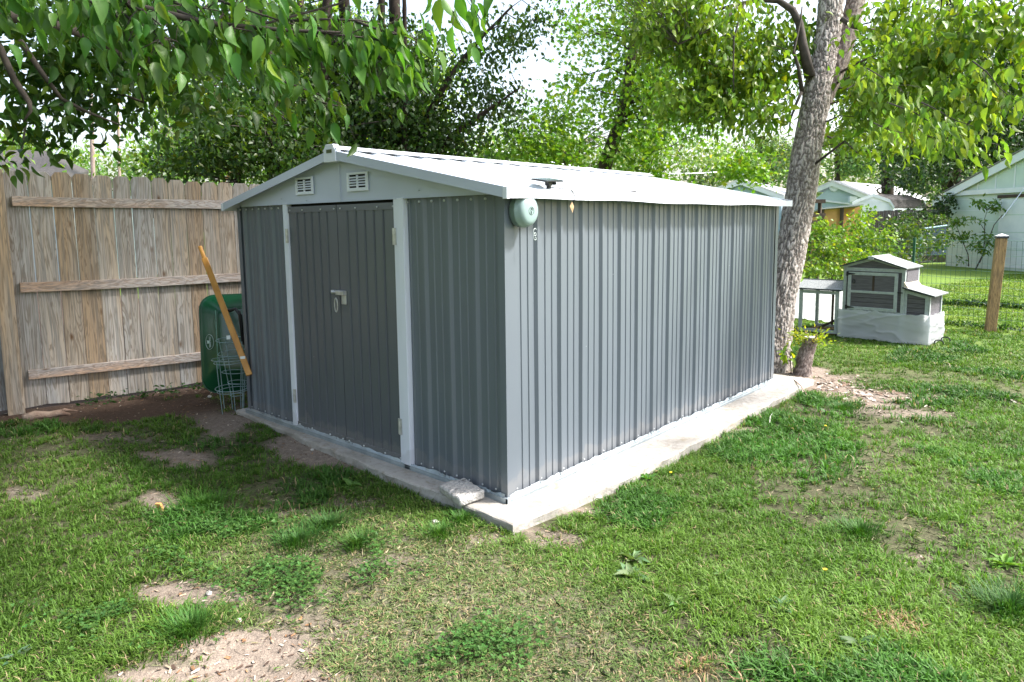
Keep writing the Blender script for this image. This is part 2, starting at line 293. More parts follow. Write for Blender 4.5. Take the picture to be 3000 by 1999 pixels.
# ---------------------------------------------------------------- shed
Wd, Dp, Hw = 3.112, 4.036, 1.80; PIT_ = .2286
def profile(a, b, phase):              # corrugation offsets along a wall: (position, outward offset)
    out = [(a, 0)]; k = math.floor((a-phase)/PIT_)-1
    while True:
        s = phase+k*PIT_; k += 1
        if s-.03 > b: break
        for ds, h in ((-.028, 0), (-.011, .019), (.011, .019), (.028, 0), (.074, 0), (.079, .006), (.087, .006), (.092, 0), (.140, 0), (.145, .006), (.153, .006), (.158, 0)):
            if a < s+ds < b: out.append((s+ds, h))
    out.append((b, 0)); return sorted(out)
def corr(name, a, b, phase, fn, z0, z1, parent, mat, label=None):
    pr = profile(a, b, phase); zs = np.linspace(z0, z1, 7); mb = MB(); n = len(pr); vs = []
    for zi, z in enumerate(zs):
        for s, h in pr: vs.append(fn(s, h+.0012*math.sin(s*5+z*3.1), z))
    mb.add(vs, [(i*n+j, i*n+j+1, (i+1)*n+j+1, (i+1)*n+j) for i in range(len(zs)-1) for j in range(n-1)])
    o = mb.build(name, mat, parent); m = o.modifiers.new('s', 'SOLIDIFY'); m.thickness = .0015; m.offset = -1
    if label: o['label'] = label
    return o
shed = thing('metal_shed', (-1.55, 0, -.03), 'dark grey corrugated metal shed with white door posts and a white gabled roof', 'shed')
GR = MT['grey']
corr('side_wall', 0, Dp, .062+.008, lambda s, h, z: (h-.012, s, z), 0, Hw-.01, shed, GR)
corr('front_wall', -.862, 0, -.70, lambda s, h, z: (s, .012-h, z), 0, Hw, shed, GR, 'front wall panel right of the door')
corr('front_wall', -Wd, -2.355, -3.03, lambda s, h, z: (s, .012-h, z), 0, Hw, shed, GR, 'front wall panel left of the door')
corr('side_wall', 0, Dp, .07, lambda s, h, z: (-Wd+.012-h, s, z), 0, Hw-.01, shed, GR)
corr('back_wall', -Wd, 0, -.7, lambda s, h, z: (s, Dp-.012+h, z), 0, Hw, shed, GR)
# corner trim
for (x, y, sx, sy) in ((0, 0, 1, -1), (-Wd, 0, -1, -1), (0, Dp, 1, 1), (-Wd, Dp, -1, 1)):
    mb = MB(); mb.bb((x-sx*.012, y+sy*.010, 0), (x+sx*.010, y+sy*.012, Hw-.02)); mb.bb((x+sx*.010, y+sy*.012, 0), (x+sx*.012, y-sy*.055, Hw-.02)); mb.bb((x-sx*.04, y+sy*.010, .0), (x-sx*.012, y+sy*.0115, Hw-.02))
    mb.build('corner_trim', GR, shed)
for a, b, nm in (((.028, -.030, -.031), (.010, Dp+.02, .004), 0), ((-Wd-.03, -.030, -.031), (.0279, -.0085, .003), 0), ((-Wd-.03, -.0084, -.031), (-Wd-.008, Dp+.02, .004), 0)):
    mb = MB(); mb.bb(a, b); mb.build('base_rail', MT['galv'], shed, bevel=.002)
# ragged flashing tucked over the base rail
mb = MB()
def flash(fn, L, seed):
    r = random.Random(seed); n = int(L/.04); top = [.012+.012*r.random() for _ in range(n+1)]
    for i in range(n):
        a, b = L*i/n, L*(i+1)/n; mb.add([fn(a, .031, -.012), fn(b, .031, -.012), fn(b, .012+.01*r.random(), top[i+1]), fn(a, .012+.01*r.random(), top[i])], [(0, 1, 2, 3)])
flash(lambda s, o, z: (o, s, z), Dp, 1); mb.build('base_flashing', MT['galv'], shed); mb = MB(); flash(lambda s, o, z: (-s, -o, z), Wd, 2); mb.build('base_flashing', MT['galv'], shed)
# screws
SM = {}
def screw(p, r, n, parent, mat, name='screw'):
    k = (round(r, 4), tuple(n), mat.name)
    o0 = ORG[parent.name]
    if k not in SM:
        mb = MB().screws([(0, 0, 0)], r, n); me = bpy.data.meshes.new('screw'); me.from_pydata([tuple(v) for v in mb.v], [], mb.f); me.materials.append(mat); SM[k] = me
    o = bpy.data.objects.new(name, SM[k]); COL.objects.link(o); o.parent = parent; o.location = np.array(p)-o0; return o
SMT = mk('screw_head', (.62, .66, .66), (.5, .52, .52), .35, .3, 30)
for y in np.arange(.02, Dp, PIT_): screw((.004, y+.06, .03), .0065, (1, 0, 0), shed, SMT)
for x in np.arange(-3.06, -.02, PIT_/2):
    if x < -2.36 or x > -.86: screw((x, -.004, .03), .006, (0, -1, 0), shed, SMT)
for x in [*np.arange(-3.07, -2.37, .105), *np.arange(-.84, -.05, .117)]: screw((x, -.006, 1.765), .0085, (0, -1, 0), shed, SMT)
for x0 in (-2.28, -1.60):
    for z in (1.742, .025):
        for d in (.02, .20, .45, .62): screw((x0+d, -.0135, z), .007, (0, -1, 0), shed, SMT)
# door posts (white, two-step profile)
for x0, x1 in ((-2.355, -2.296), (-.968, -.862)):
    mb = MB(); mb.bb((x0, -.022, -.028), (x1, .03, Hw-.004)); w = (x1-x0)
    if w > .08: mb.bb((x0+w*.42, -.030, -.027), (x1-.001, -.0221, Hw-.005))
    mb.build('door_post', MT['trim'], shed, bevel=.002)
# doors
def door(x0, x1, label, hx):
    d = MB(); n = 5; g0 = x0+.125; gs = (x1-x0-.25)/(n-1); pr = [(x0, 0)]
    for k in range(n):
        c = g0+gs*k; pr += [(c-.007, 0), (c-.003, -.009), (c+.001, .012), (c+.006, .001), (c+.009, 0)]
    pr.append((x1, 0)); zs = [.008, .045, .4, .8, 1.2, 1.6, 1.72, 1.768]; m = len(pr)
    vs = [(s, -.006+h*(0 if zi in (0, 7) else 1)+.0025*math.sin(3*s+2*z), z) for zi, z in enumerate(zs) for s, h in pr]
    d.add(vs, [(i*m+j, i*m+j+1, (i+1)*m+j+1, (i+1)*m+j) for i in range(len(zs)-1) for j in range(m-1)])
    o = d.build('door', MT['door'], shed); o['label'] = label; sm = o.modifiers.new('s', 'SOLIDIFY'); sm.thickness = .012; sm.offset = -1
    for za, zb in ((1.722, 1.769), (.004, .046)): MB().bb((x0+.002, -.0135, za), (x1-.002, -.0005, zb)).build('door_edge', MT['door'], o, bevel=.001)
    for z in (1.545, .255):
        h = MB(); h.bb((hx-.018, -.0285, z-.055), (hx+.018, -.0225, z+.055)); h.cyl((hx, -.030, z-.055), (hx, -.030, z+.055), .006, 8); h.build('hinge', MT['chrome'], o)
    return o
dl = door(-2.294, -1.637, 'left door leaf', -2.302); dr = door(-1.628, -.970, 'right door leaf with the bolt latch', -.962)
mb = MB(); mb.cyl((-1.70, -.034, 1.135), (-1.56, -.034, 1.135), .010, 10); mb.bb((-1.64, -.046, 1.118), (-1.55, -.008, 1.150)); mb.bb((-1.60, -.022, 1.05), (-1.55, -.008, 1.1175)); mb.bb((-1.725, -.028, 1.122), (-1.68, -.008, 1.148)); mb.build('latch', MT['chrome'], dr, bevel=.003)
mb = MB(); mb.ring((-1.628, -.05, 1.045), .018, .005, (1, 0, 0), (0, 0, 1), 20, 6, ry=.05); mb.build('clip', MT['chrome'], dr)
mb = MB(); mb.bb((-Wd+.02, .02, 0), (-.02, .05, Hw)); mb.build('gap_shade_sheet', MT['dark'], shed)  # near-black sheet painting the darkness behind the door gaps
# gable
rs = .1957; xm = -Wd/2; zr0 = 1.80
def gz_(x): return 1.782+rs*(min(x, 2*xm-x)*-1 if False else (-(x) if x > xm else x+Wd))     # underside of rake at x
def gable(y, ny, label=None):
    mb = MB(); yb = y+.02*(-ny)
    for xs in ([-3.02, -2.7, -2.3, -1.9, xm], [xm, -1.2, -.8, -.4, -.09]):
        top = [(x, y+(.004 if x == xm else 0)*ny*-1, gz_(x)+.03) for x in xs]
        bot = [(x, y+(.004 if x == xm else 0)*ny*-1, zr0-.006) for x in xs]
        mb.prism(bot+top[::-1], (0, -ny*.004, 0))
    mb.prism([(xm-.008, y+ny*.0041, zr0), (xm+.002, y+ny*.0041, zr0), (xm+.002, y+ny*.0041, gz_(xm)-.05), (xm-.006, y+ny*.0041, gz_(xm)-.04)], (0, ny*.003, 0))
    mb.bb((-3.03, y+ny*.001, zr0-.012), (-.085, y+ny*.006, zr0-.0062))
    return mb.build('gable_panel', MT['pale'], shed)
gp = gable(-.020, -1); gable(Dp+.020, 1)
for x0, z0 in ((-2.133, 1.855), (-1.462, 1.855)):
    w, h, y = .242, .130, -.021
    mb = MB(); mb.bb((x0+.015, y-.002, z0+.012), (x0+w-.015, y-.0045, z0+h-.012)); vb = mb.build('vent', MT['dark'], gp)  # near-black sheet stands for the shade inside the vent
    mb = MB(); yy = y-.0046
    for a, b in (((x0, z0), (x0+.026, z0+h)), ((x0+w-.026, z0), (x0+w, z0+h)), ((x0+w/2-.008, z0+.02), (x0+w/2+.008, z0+h-.02))): mb.bb((a[0], yy, a[1]), (b[0], yy-.010, b[1]))
    for a, b in ((z0, z0+.024), (z0+h-.016, z0+h)): mb.bb((x0+.0261, yy, a), (x0+w-.0261, yy-.010, b))
    for k in range(4): zc = z0+.024+(h-.04)*(k+1)/5; mb.prism([(x0+.0262, yy-.001, zc-.006), (x0+.0262, yy-.012, zc-.007), (x0+.0262, yy-.012, zc-.002), (x0+.0262, yy-.001, zc+.006)], (w-.0524, 0, 0))
    mb.build('vent_grille', MT['trim'], vb, bevel=.002)
for x, z in ((-2.36, 1.905), (-2.36, 1.835), (-.70, 1.905), (-.70, 1.835), (-2.0, 1.81)): screw((x, -.024, z), .004, (0, -1, 0), shed, MT['galv'])
# roof: two slopes of ribbed sheet
oy, ox, ez = .0986, .113, 1.758
def zt(x): return ez+.052+rs*((ox-x) if x > xm else (x+Wd+ox))      # roof surface height
roof = None
for side in (1, -1):
    pr = []; y = -oy+.004
    for k in range(19):
        c = .03+k*PIT_
        for dy, h in ((-.03, 0), (-.012, .018), (.012, .018), (.03, 0)): pr.append((c+dy, h))
    pr = [(-oy+.004, 0)]+[p for p in pr if -oy+.01 < p[0] < Dp+oy-.01]+[(Dp+oy-.004, 0)]
    xs = [ox-.004, ox-.07, ox-.5, ox-1.0, xm+.03]; vs = []; n = len(pr)
    for x in xs:
        X = x if side > 0 else 2*xm-x
        for s, h in pr: vs.append((X, s, zt(x)+(h if x < ox-.02 else 0)+.002*math.sin(s*4+x*3)))
    mb = MB(); mb.add(vs, [(i*n+j, i*n+j+1, (i+1)*n+j+1, (i+1)*n+j) for i in range(4) for j in range(n-1)])
    o = mb.build('roof_slope', MT['roof'], shed); m = o.modifiers.new('s', 'SOLIDIFY'); m.thickness = .0015; m.offset = -1
    if side > 0: roof = o
    # eave fascia, a little wavy
    X0 = ox if side > 0 else 2*xm-ox; mb = MB(); N = 40; vs = []
    for i in range(N+1):
        y = -oy+(Dp+2*oy)*i/N; w = .004*math.sin(y*2.3)+.003*math.sin(y*6.1+1)
        for dx, dz in ((0, ez+w), (side*.004, ez+w), (side*.004, ez+.056), (0, ez+.056)): vs.append((X0+dx-side*.004, y, dz))
    fs = [(i*4+k, i*4+(k+1) % 4, (i+1)*4+(k+1) % 4, (i+1)*4+k) for i in range(N) for k in range(4)]+[(3, 2, 1, 0), (N*4, N*4+1, N*4+2, N*4+3)]
    mb.add(vs, fs); mb.build('eave_fascia', MT['trim'], shed)
    for yy in (-oy, Dp+oy):            # rake fascia
        s = -1 if yy < 0 else 1; y1 = yy-s*.004; xe = X0; mbr = MB()
        a = [(xe, yy, ez), (xm, yy, ez+rs*(ox-xm)), (xm, yy, ez+rs*(ox-xm)+.062), (xe, yy, ez+.060)]
        mbr.prism(a, (0, -s*.004, 0)); mbr.prism([(xe, yy-s*.0041, ez+.056), (xm, yy-s*.0041, ez+rs*(ox-xm)+.058), (xm, yy-s*.0041, ez+rs*(ox-xm)+.062), (xe, yy-s*.0041, ez+.060)], (0, -s*.05, 0))
        mbr.build('rake_fascia', MT['pale'] if s < 0 else MT['trim'], shed)
    mb = MB(); mb.bb((X0-side*.03, -oy-.003, ez-.003), (X0+side*.003, -oy+.02, ez+.063)); mb.build('corner_cap', MT['trim'], shed, bevel=.002)
zr = zt(xm)
mb = MB(); hw = .085
mb.prism([(xm-hw, -oy, zr+.031-hw*rs), (xm-.02, -oy, zr+.040), (xm+.02, -oy, zr+.040), (xm+hw, -oy, zr+.031-hw*rs), (xm+hw, -oy, zr+.025-hw*rs), (xm, -oy, zr+.024), (xm-hw, -oy, zr+.020-hw*rs)], (0, Dp+2*oy, 0)); mb.build('ridge_cap', MT['trim'], shed)
mb = MB(); yy = -oy-.006
mb.prism([(xm-.072, yy, zr-.075), (xm+.072, yy, zr-.075), (xm+.072, yy, zr+.005), (xm+.045, yy, zr+.048), (xm-.045, yy, zr+.048), (xm-.072, yy, zr+.005)], (0, .05, 0)); ec = mb.build('ridge_end_cap', MT['trim'], shed, bevel=.004)
mb = MB(); mb.bb((xm-.03, yy-.0012, zr-.012), (xm+.034, yy-.003, zr+.012)); mb.build('end_slot', mk('olive_gap', (.12, .14, .06), None, .8), ec)
# ---------------------------------------------------------------- things on the shed
hr = thing('hose_reel', (.015, .085, 1.58), 'round pale green retractable reel hanging under the eave by the shed corner', 'reel')
mb = MB(); cx, cy, cz, rr = .02, .103, 1.692, .084
def lathe_x(mb, prof, cy, cz, seg=40):
    vs = []
    for x, r in prof:
        for k in range(seg): q = 2*math.pi*k/seg; vs.append((x, cy+r*math.cos(q), cz+r*math.sin(q)*1.1))
    n = len(prof); mb.add(vs, [(i*seg+k, i*seg+(k+1) % seg, (i+1)*seg+(k+1) % seg, (i+1)*seg+k) for i in range(n-1) for k in range(seg)]+[tuple(range(seg)), tuple((n-1)*seg+k for k in range(seg))])
lathe_x(mb, [(.020, .07), (.022, rr), (.055, rr), (.058, rr+.003), (.064, rr+.003), (.066, rr-.002), (.095, rr-.004), (.108, rr-.014), (.114, rr-.03), (.115, .02)], cy, cz); mb.build('case', MT['ltgreen'], hr, smooth=True)
mb = MB(); mb.prism([(.03, cy-.055, cz+.08), (.03, cy+.055, cz+.08), (.03, cy+.03, cz+.125), (.03, cy-.04, cz+.125)], (.06, 0, 0)); mb.build('bracket', MT['ltgreen'], hr)
ink = mk('emblem_ink', (.03, .06, .06), None, .6)
mb = MB(); mb.ring((.1158, cy+.002, cz-.002), .022, .0014, (0, 1, 0), (0, 0, 1), 30, 4); em = mb.build('emblem', ink, hr)
def text(body, size, loc, ux, uy, mat, name, parent, ext=.0006):
    c = bpy.data.curves.new('t', 'FONT'); c.body = body; c.size = size; c.align_x = 'CENTER'; c.align_y = 'CENTER'; c.extrude = ext; c.offset = size*.012
    o = bpy.data.objects.new('t', c); COL.objects.link(o); dg = bpy.context.evaluated_depsgraph_get(); me = bpy.data.meshes.new_from_object(o.evaluated_get(dg)); bpy.data.objects.remove(o)
    ux = np.array(ux, float); uy = np.array(uy, float); uz = np.cross(ux, uy); l = np.array(loc, float)-ORG[parent.name]
    Mx = Matrix([[ux[i], uy[i], uz[i], l[i]] for i in range(3)]+[[0, 0, 0, 1]]); me.transform(Mx); return link(name, me, mat, parent)
text('Kw', .026, (.1162, cy+.002, cz-.002), (0, 0, -1), (0, 1, 0), ink, 'lettering', em)
mb = MB()
p = [np.array((.09, cy+.06+.012*math.cos(t), cz-.11-.004*t+.014*math.sin(t))) for t in np.linspace(0, 14, 60)]; mb.tube(p, .0028, 6); mb.build('cord_end', mk('grey_cord', (.4, .45, .45), None, .5), hr)
sp = thing('solar_panel', (.09, .31, 1.82), 'small black solar panel on a short mount at the roof edge', 'solar panel')
ax = (np.array((.985, 0, -.17)), np.array((0, .995, .05)), np.array((.17, -.05, .985)))
c0 = np.array((.075, .30, 1.872)); mb = MB(); mb.box(c0, (.115, .165, .008), ax); mb.build('panel_frame', MT['black'], sp, bevel=.002); mb = MB(); mb.box(c0+ax[2]*.005, (.105, .155, .002), ax); mb.build('solar_cells', MT['cell'], sp)
mb = MB(); mb.cyl((.085, .30, 1.822), (.085, .30, 1.845), .015, 12); mb.prism([(.07, .285, 1.84), (.07, .315, 1.84), (.07, .325, 1.868), (.07, .28, 1.868)], (.03, 0, 0)); mb.cyl((.10, .325, 1.853), (.10, .345, 1.853), .009, 8); mb.build('mount', MT['black'], sp)
mb = MB(); mb.tube([(.095, .31, 1.829), (.10, .36, 1.825), (.108, .45, 1.824), (.116, .49, 1.815), (.119, .505, 1.79), (.119, .505, 1.757), (.10, .505, 1.74)], .0028, 6); mb.build('cable', MT['black'], sp)
mb = MB(); a = np.array((.118, .485, 1.748)); mb.add([a, a+(-.004, -.018, -.028), a+(0, .004, -.068), a+(.004, .014, -.03), a+(.002, .003, -.03)], [(0, 1, 4), (1, 2, 4), (2, 3, 4), (3, 0, 4)]); o = mb.build('dry_leaf', MT['tan']); tag(o, 'pale dry leaf dangling below the roof edge near the solar panel', 'leaf')
mb = MB(); q = [onpl(x, y, (0, 0, 1.815), (rs, 0, 1)) for x, y in ((1811, 565), (1830, 568), (1845, 571), (1855, 571), (1863, 564))]; q = [v+(0, 0, .012) for v in q]; mb.tube(q, [.002, .004, .006, .008, .004], 6); mb.tube([q[3]+(0, .02, 0), q[3]+(.02, .0, .01), q[3]+(.0, -.05, .005)], .004, 5); tag(mb.build('twig', MT['dwood']), 'small dark twig lying on the white shed roof', 'twig')
# ---------------------------------------------------------------- paver
mb = MB(); cxy = [(-.415, -.115), (-.372, -.128), (-.34, -.205), (-.15, -.242), (-.10, -.20), (-.085, -.10), (-.13, -.055), (-.33, -.05)]
def pv():
    bm = bmesh.new(); bmesh.ops.create_grid(bm, x_segments=36, y_segments=24, size=.5); me = bpy.data.meshes.new('x'); bm.to_mesh(me); bm.free(); return me
ex = np.array((.96, -.24, -.03)); ey = np.array((.25, .96, .1)); ey -= ex*(ex@ey)/(ex@ex); ezv = np.cross(ex/np.linalg.norm(ex), ey/np.linalg.norm(ey))
V = []; Fq = []; nx, ny = 30, 20
for i in range(nx+1):
    for j in range(ny+1):
        u = i/nx*2-1; v = j/ny*2-1; V.append((u, v, 1))
def shell():
    vs = []; fs = []
    def face(fn, a, b):
        k = len(vs)
        for i in range(a+1):
            for j in range(b+1): vs.append(fn(i/a*2-1, j/b*2-1))
        for i in range(a):
            for j in range(b): fs.append((k+i*(b+1)+j, k+(i+1)*(b+1)+j, k+(i+1)*(b+1)+j+1, k+i*(b+1)+j+1))
    face(lambda u, v: (u, v, 1), 30, 20); face(lambda u, v: (u, v, -1), 30, 20); face(lambda u, w: (u, 1, w), 30, 8); face(lambda u, w: (u, -1, w), 30, 8); face(lambda v, w: (1, v, w), 20, 8); face(lambda v, w: (-1, v, w), 20, 8)
    P = np.array(vs, float); s = np.array([.135, .088, .027]); q = P*s; rad = .016
    inner = np.clip(q, -(s-rad), s-rad); d = q-inner; L = np.linalg.norm(d, axis=1)[:, None]; q = inner+np.where(L > 1e-9, d/np.maximum(L, 1e-9)*np.minimum(L, rad), 0)
    q[:, 0] += np.where((P[:, 0] < -.6) & (P[:, 1] > .3), .02, 0)
    nn = fbm(q*55, 31, 3)-.5; q += (q/np.array([.135, .088, .027])**2/100)*nn[:, None]*.02+nn[:, None]*.006
    return q, fs
q, fs = shell(); Wp = np.array((-.262, -.128, .008))+q[:, :1]*ex+q[:, 1:2]*ey+q[:, 2:3]*ezv
mb = MB(); mb.add(Wp, fs); o = mb.build('stone_paver', MT['conc2'], smooth=True); tag(o, 'rough speckled stone block resting on the slab by the front shed corner', 'block')
bm = bmesh.new(); bm.from_mesh(o.data); bmesh.ops.remove_doubles(bm, verts=bm.verts, dist=.0005); bm.to_mesh(o.data); bm.free()
# ---------------------------------------------------------------- wooden fence
FA = np.array([-4.906, -1.261, 0]); FD = np.array([.191, .9816, 0]); FN = np.array([.9816, -.191, 0]); UZ = np.array([0, 0, 1.])
fen = thing('wooden_fence', FA+(0, 0, -.08), 'tall weathered board fence with dog-eared pickets left of the shed', 'fence')
edges = [-.025, .155, .339, .502, .673, .835, .991, 1.178, 1.329, 1.485, 1.646, 1.808, 1.964, 2.13]
tops = [2.153, 2.151, 2.151, 2.141, 2.131, 2.127, 2.128, 2.121, 2.108, 2.096, 2.093, 2.094, 2.091]
while edges[0] > -2.2: edges.insert(0, edges[0]-.163); tops.insert(0, 2.153)
while edges[-1] < 5.6: edges.append(edges[-1]+.16); tops.append(2.085)
for i in range(len(edges)-1):
    a, b, t = edges[i]+random.choice((.001, .0025, .003, .005)), edges[i+1]-.0006, tops[i]-.005
    g = .030; th = .018; sh = random.uniform(-.004, .004); tl = random.uniform(-.003, .003)
    pts = [(a, -.03+random.uniform(-.015, .01)), (b, -.03+random.uniform(-.015, .01)), (b+min(tl, 0), t-.042), (b+min(tl, 0)-g, t), (a+tl+g, t), (a+max(tl, 0), t-.042)]
    mb = MB(); mb.prism([FA+FD*s+UZ*z+FN*(-.02+sh) for s, z in pts], -FN*th); mb.build('picket', MT['fence'], fen, bevel=.0015, seg=1)
for z0, z1, dz in ((1.835, 1.925, -.035), (1.045, 1.135, -.018), (.225, .312, 0)):
    for a, b in ((-2.2, -.19), (.03, 2.5), (2.51, 5.6)):
        mb = MB(); n = 24; vs = []
        for i in range(n+1):
            s = a+(b-a)*i/n; w = .006*math.sin(s*2.1+z0*9)+dz*max(0, s)/2
            for o_, z in ((-.018, z0), (.022, z0), (.022, z1), (-.018, z1)): vs.append(FA+FD*s+FN*o_+UZ*(z+w))
        mb.add(vs, [(i*4+k, i*4+(k+1) % 4, (i+1)*4+(k+1) % 4, (i+1)*4+k) for i in range(n) for k in range(4)]+[(3, 2, 1, 0), (n*4, n*4+1, n*4+2, n*4+3)])
        mb.build('rail', MT['rail'], fen, bevel=.003)
for s in (-.085, 2.505):
    mb = MB(); mb.box(FA+FD*s+FN*.06+UZ*1.0, (.13, .09, 2.3), (FD, FN, UZ)); mb.build('fence_post', MT['post'], fen, bevel=.004)
# ---------------------------------------------------------------- wheelbarrow
WC = at(708, 1003, 6.75); bn = np.array([.86, -.50, 0]); bn /= np.linalg.norm(bn); br_ = np.cross(UZ, bn)      # outward normal of tray back, horizontal axis
up = np.array([-bn[0]*.16, -bn[1]*.16, .987]); out = np.cross(br_, up); out *= np.sign(out@bn)
wb = thing('wheelbarrow', WC-UZ*.5, 'dark green wheelbarrow stood on end between the fence and the shed', 'wheelbarrow')
def rrect(w, h, r, n=6):
    p = []
    for cx_, cy_, q in ((w-r, h-r, 0), (-w+r, h-r, 90), (-w+r, -h+r, 180), (w-r, -h+r, 270)):
        for k in range(n+1): a = R_(q+90*k/n); p.append((cx_+r*math.cos(a), cy_+r*math.sin(a)))
    return p
def tray():
    mb = MB(); loops = [(.375, .475, .14, -.10, 0, 0), (.37, .47, .135, -.088, 0, 0), (.35, .455, .13, -.085, 0, 0), (.22, .32, .10, .07, .015, .03), (.20, .30, .09, .082, .015, .03), (.18, .28, .08, .085, .015, .03)]
    vs = []; n = 28
    for w, h, r, o_, dx, dz in loops:
        for x, y in rrect(w, h, r): vs.append(WC+br_*(x+dx)+up*(y+dz)+out*o_)
    L = len(loops); fs = [(i*n+k, i*n+(k+1) % n, (i+1)*n+(k+1) % n, (i+1)*n+k) for i in range(L-1) for k in range(n)]+[tuple((L-1)*n+k for k in range(n))]
    mb.add(vs, fs); return mb
tr = tray().build('tray', MT['green'], wb, smooth=True); tr.modifiers.new('s', 'SOLIDIFY').thickness = .003
mb = MB(); mb.tube([WC+br_*x+up*y+out*-.1 for x, y in rrect(.377, .477, .14)+[(.377, .34)]], .007, 6); mb.build('tray_rim', MT['green'], tr, smooth=True)
hA, hB = at(586, 724, 6.32), at(731, 1100, 6.02); hd = (hB-hA); hl = np.linalg.norm(hd); hd /= hl; hs_ = np.cross(hd, out); hs_ /= np.linalg.norm(hs_); hn = np.cross(hd, hs_)
mb = MB(); mb.box(hA+hd*(.12+(hl-.12)/2), (hl-.12, .052, .034), (hd, hs_, hn)); mb.build('handle', MT['ash'], wb, bevel=.007)
mb = MB(); mb.box(hA+hd*.07, (.16, .036, .030), (hd, hs_, hn)); mb.build('grip', MT['ash'], wb, bevel=.012)
mb = MB(); mb.box((hA+hB)/2+hs_*.0+br_*.35-UZ*.02, (hl-.1, .05, .034), (hd*np.array([1, 1, 1]), hs_, hn)); mb.build('handle', MT['ash'], wb, bevel=.007)
mb = MB(); c = at(652, 900, 6.25); mb.tube([c, at(668, 912, 6.2), at(690, 905, 6.15), at(705, 925, 6.2), at(712, 1000, 6.2)], [.016, .018, .014, .016, .016], 8); mb.tube([at(700, 912, 6.25), at(707, 960, 6.2), at(716, 1010, 6.2)], .013, 8); mb.build('leg', MT['black'], wb, smooth=True)
# emblem printed on the sloping tray side
ea = WC-br_*.285+up*.02+out*-.012; sn = np.cross((-br_*.13-out*.155), up); sn /= np.linalg.norm(sn); sn *= np.sign(sn@bn); sx = np.cross(up, sn); sx /= np.linalg.norm(sx)
ea = ea+sn*.004
mb = MB(); mb.ring(ea, .062, .0022, sx, up, 36, 4, ry=.072); em = mb.build('emblem', MT['decal'], tr)
mb = MB(); mb.box(ea-sx*.002, (.006, .105, .001), (sx, up, sn)); mb.prism([ea-sx*.006-up*.014, ea-sx*.006+up*.014, ea-sx*.045+up*.016, ea-sx*.034, ea-sx*.045-up*.012], sn*.001); mb.build('emblem_flag', MT['decal'], em)
text('TRUE TEMPER', .0165, ea+sx*.014+sn*.001, -up, sx, MT['decal'], 'lettering', em)
mb = MB(); mb.box(WC-br_*.215+up*.04+out*.078, (.008, .56, .003), (br_, up, out)); mb.build('tray_edge_highlight', mk('edge_highlight', (.10, .32, .24), (.02, .14, .08), .3, 0, 20), tr)  # pale strip is a painted highlight along the pan edge
mb = MB(); t = at(669, 989, 6.05); mb.box(t, (.03, .001, .035), (br_, out, up)); mb.box(at(711, 1048, 5.95), (.04, .001, .022), (br_, out, up)); mb.build('price_tag', MT['wht'], wb)
# tomato cages
def cage(c, rings, legs, label, h0):
    t = thing('tomato_cage', c, label, 'tomato cage', 'wire tomato cages by the wheelbarrow'); mb = MB()
    for k, (z, r) in enumerate(rings):
        mb = MB(); mb.ring(np.array(c)+UZ*z+np.array([random.uniform(-.01, .01), random.uniform(-.01, .01), 0]), r, .0034, (1, 0, random.uniform(-.06, .06)), (0, 1, random.uniform(-.06, .06)), 30, 5); mb.build('ring', MT['wire'], t)
    for k in range(legs):
        q = 2*math.pi*(k+h0)/legs; mb = MB(); d = np.array([math.cos(q), math.sin(q), 0]); r0, r1 = rings[0][1], rings[-1][1]
        mb.tube([np.array(c)+d*(r0*.85)-UZ*.06, np.array(c)+d*r0+UZ*rings[0][0], np.array(c)+d*r1+UZ*(rings[-1][0]+.01)], .0034, 5); mb.build('leg', MT['wire'], t)
cc = gnd(684, 1206, -.07); cage(cc, [(.20, .135), (.225, .14), (.47, .15), (.49, .152)], 4, 'nearer wire tomato cage with two wide rings beside the wheelbarrow', .15)
cage(cc+np.array([-.03, .06, 0]), [(.14, .06), (.26, .085), (.36, .11), (.54, .14), (.66, .15)], 4, 'taller wire tomato cage nested inside the nearer one', .4)
# ---------------------------------------------------------------- chicken coop
CO = np.array([-.462, 7.847, -.1]); E1 = np.array([.998, -.066, 0]); E2 = np.array([.066, .998, 0])
def L(u, v, z): return CO+E1*u+E2*v+UZ*(z+.1)
coop = thing('chicken_coop', CO, 'grey and pale wooden chicken coop wrapped in white plastic sheet on the lawn', 'coop')
def lb(u0, v0, z0, u1, v1, z1, mb=None):
    mb = mb or MB(); return mb.box((L(u0, v0, z0)+L(u1, v1, z1))/2, (abs(u1-u0), abs(v1-v0), abs(z1-z0)), (E1, E2, UZ))
CW, CPn = MT['coopw'], MT['coopp']
DB = .62
m_ = lb(.02, .01, -.05, .80, DB, .94); m_.prism([L(.02, .01, .94), L(.80, .01, .94), L(.39, .01, 1.06)], E2*(DB-.01)); m_.build('body', CPn, coop)
for k, (u0, u1) in enumerate(((0, .045), (.775, .82))):
    for v in (0, DB-.03): lb(u0, v-.008, -.06, u1, v+.04, .945).build('corner_post', CW, coop, bevel=.003)
lb(.0451, -.006, .885, .7749, .012, .935).build('top_rail', CW, coop, bevel=.002)
lb(.0451, -.005, .27, .7749, .012, .325).build('bottom_rail', CW, coop, bevel=.002)
for a, b in (((-.01, .925), (.39, 1.045)), ((.39, 1.045), (.82, .925))):
    MB().prism([L(a[0], -.009, a[1]), L(b[0], -.009, b[1]), L(b[0], -.009, b[1]+.04), L(a[0], -.009, a[1]+.04)], E2*.02).build('gable_rail', CW, coop)
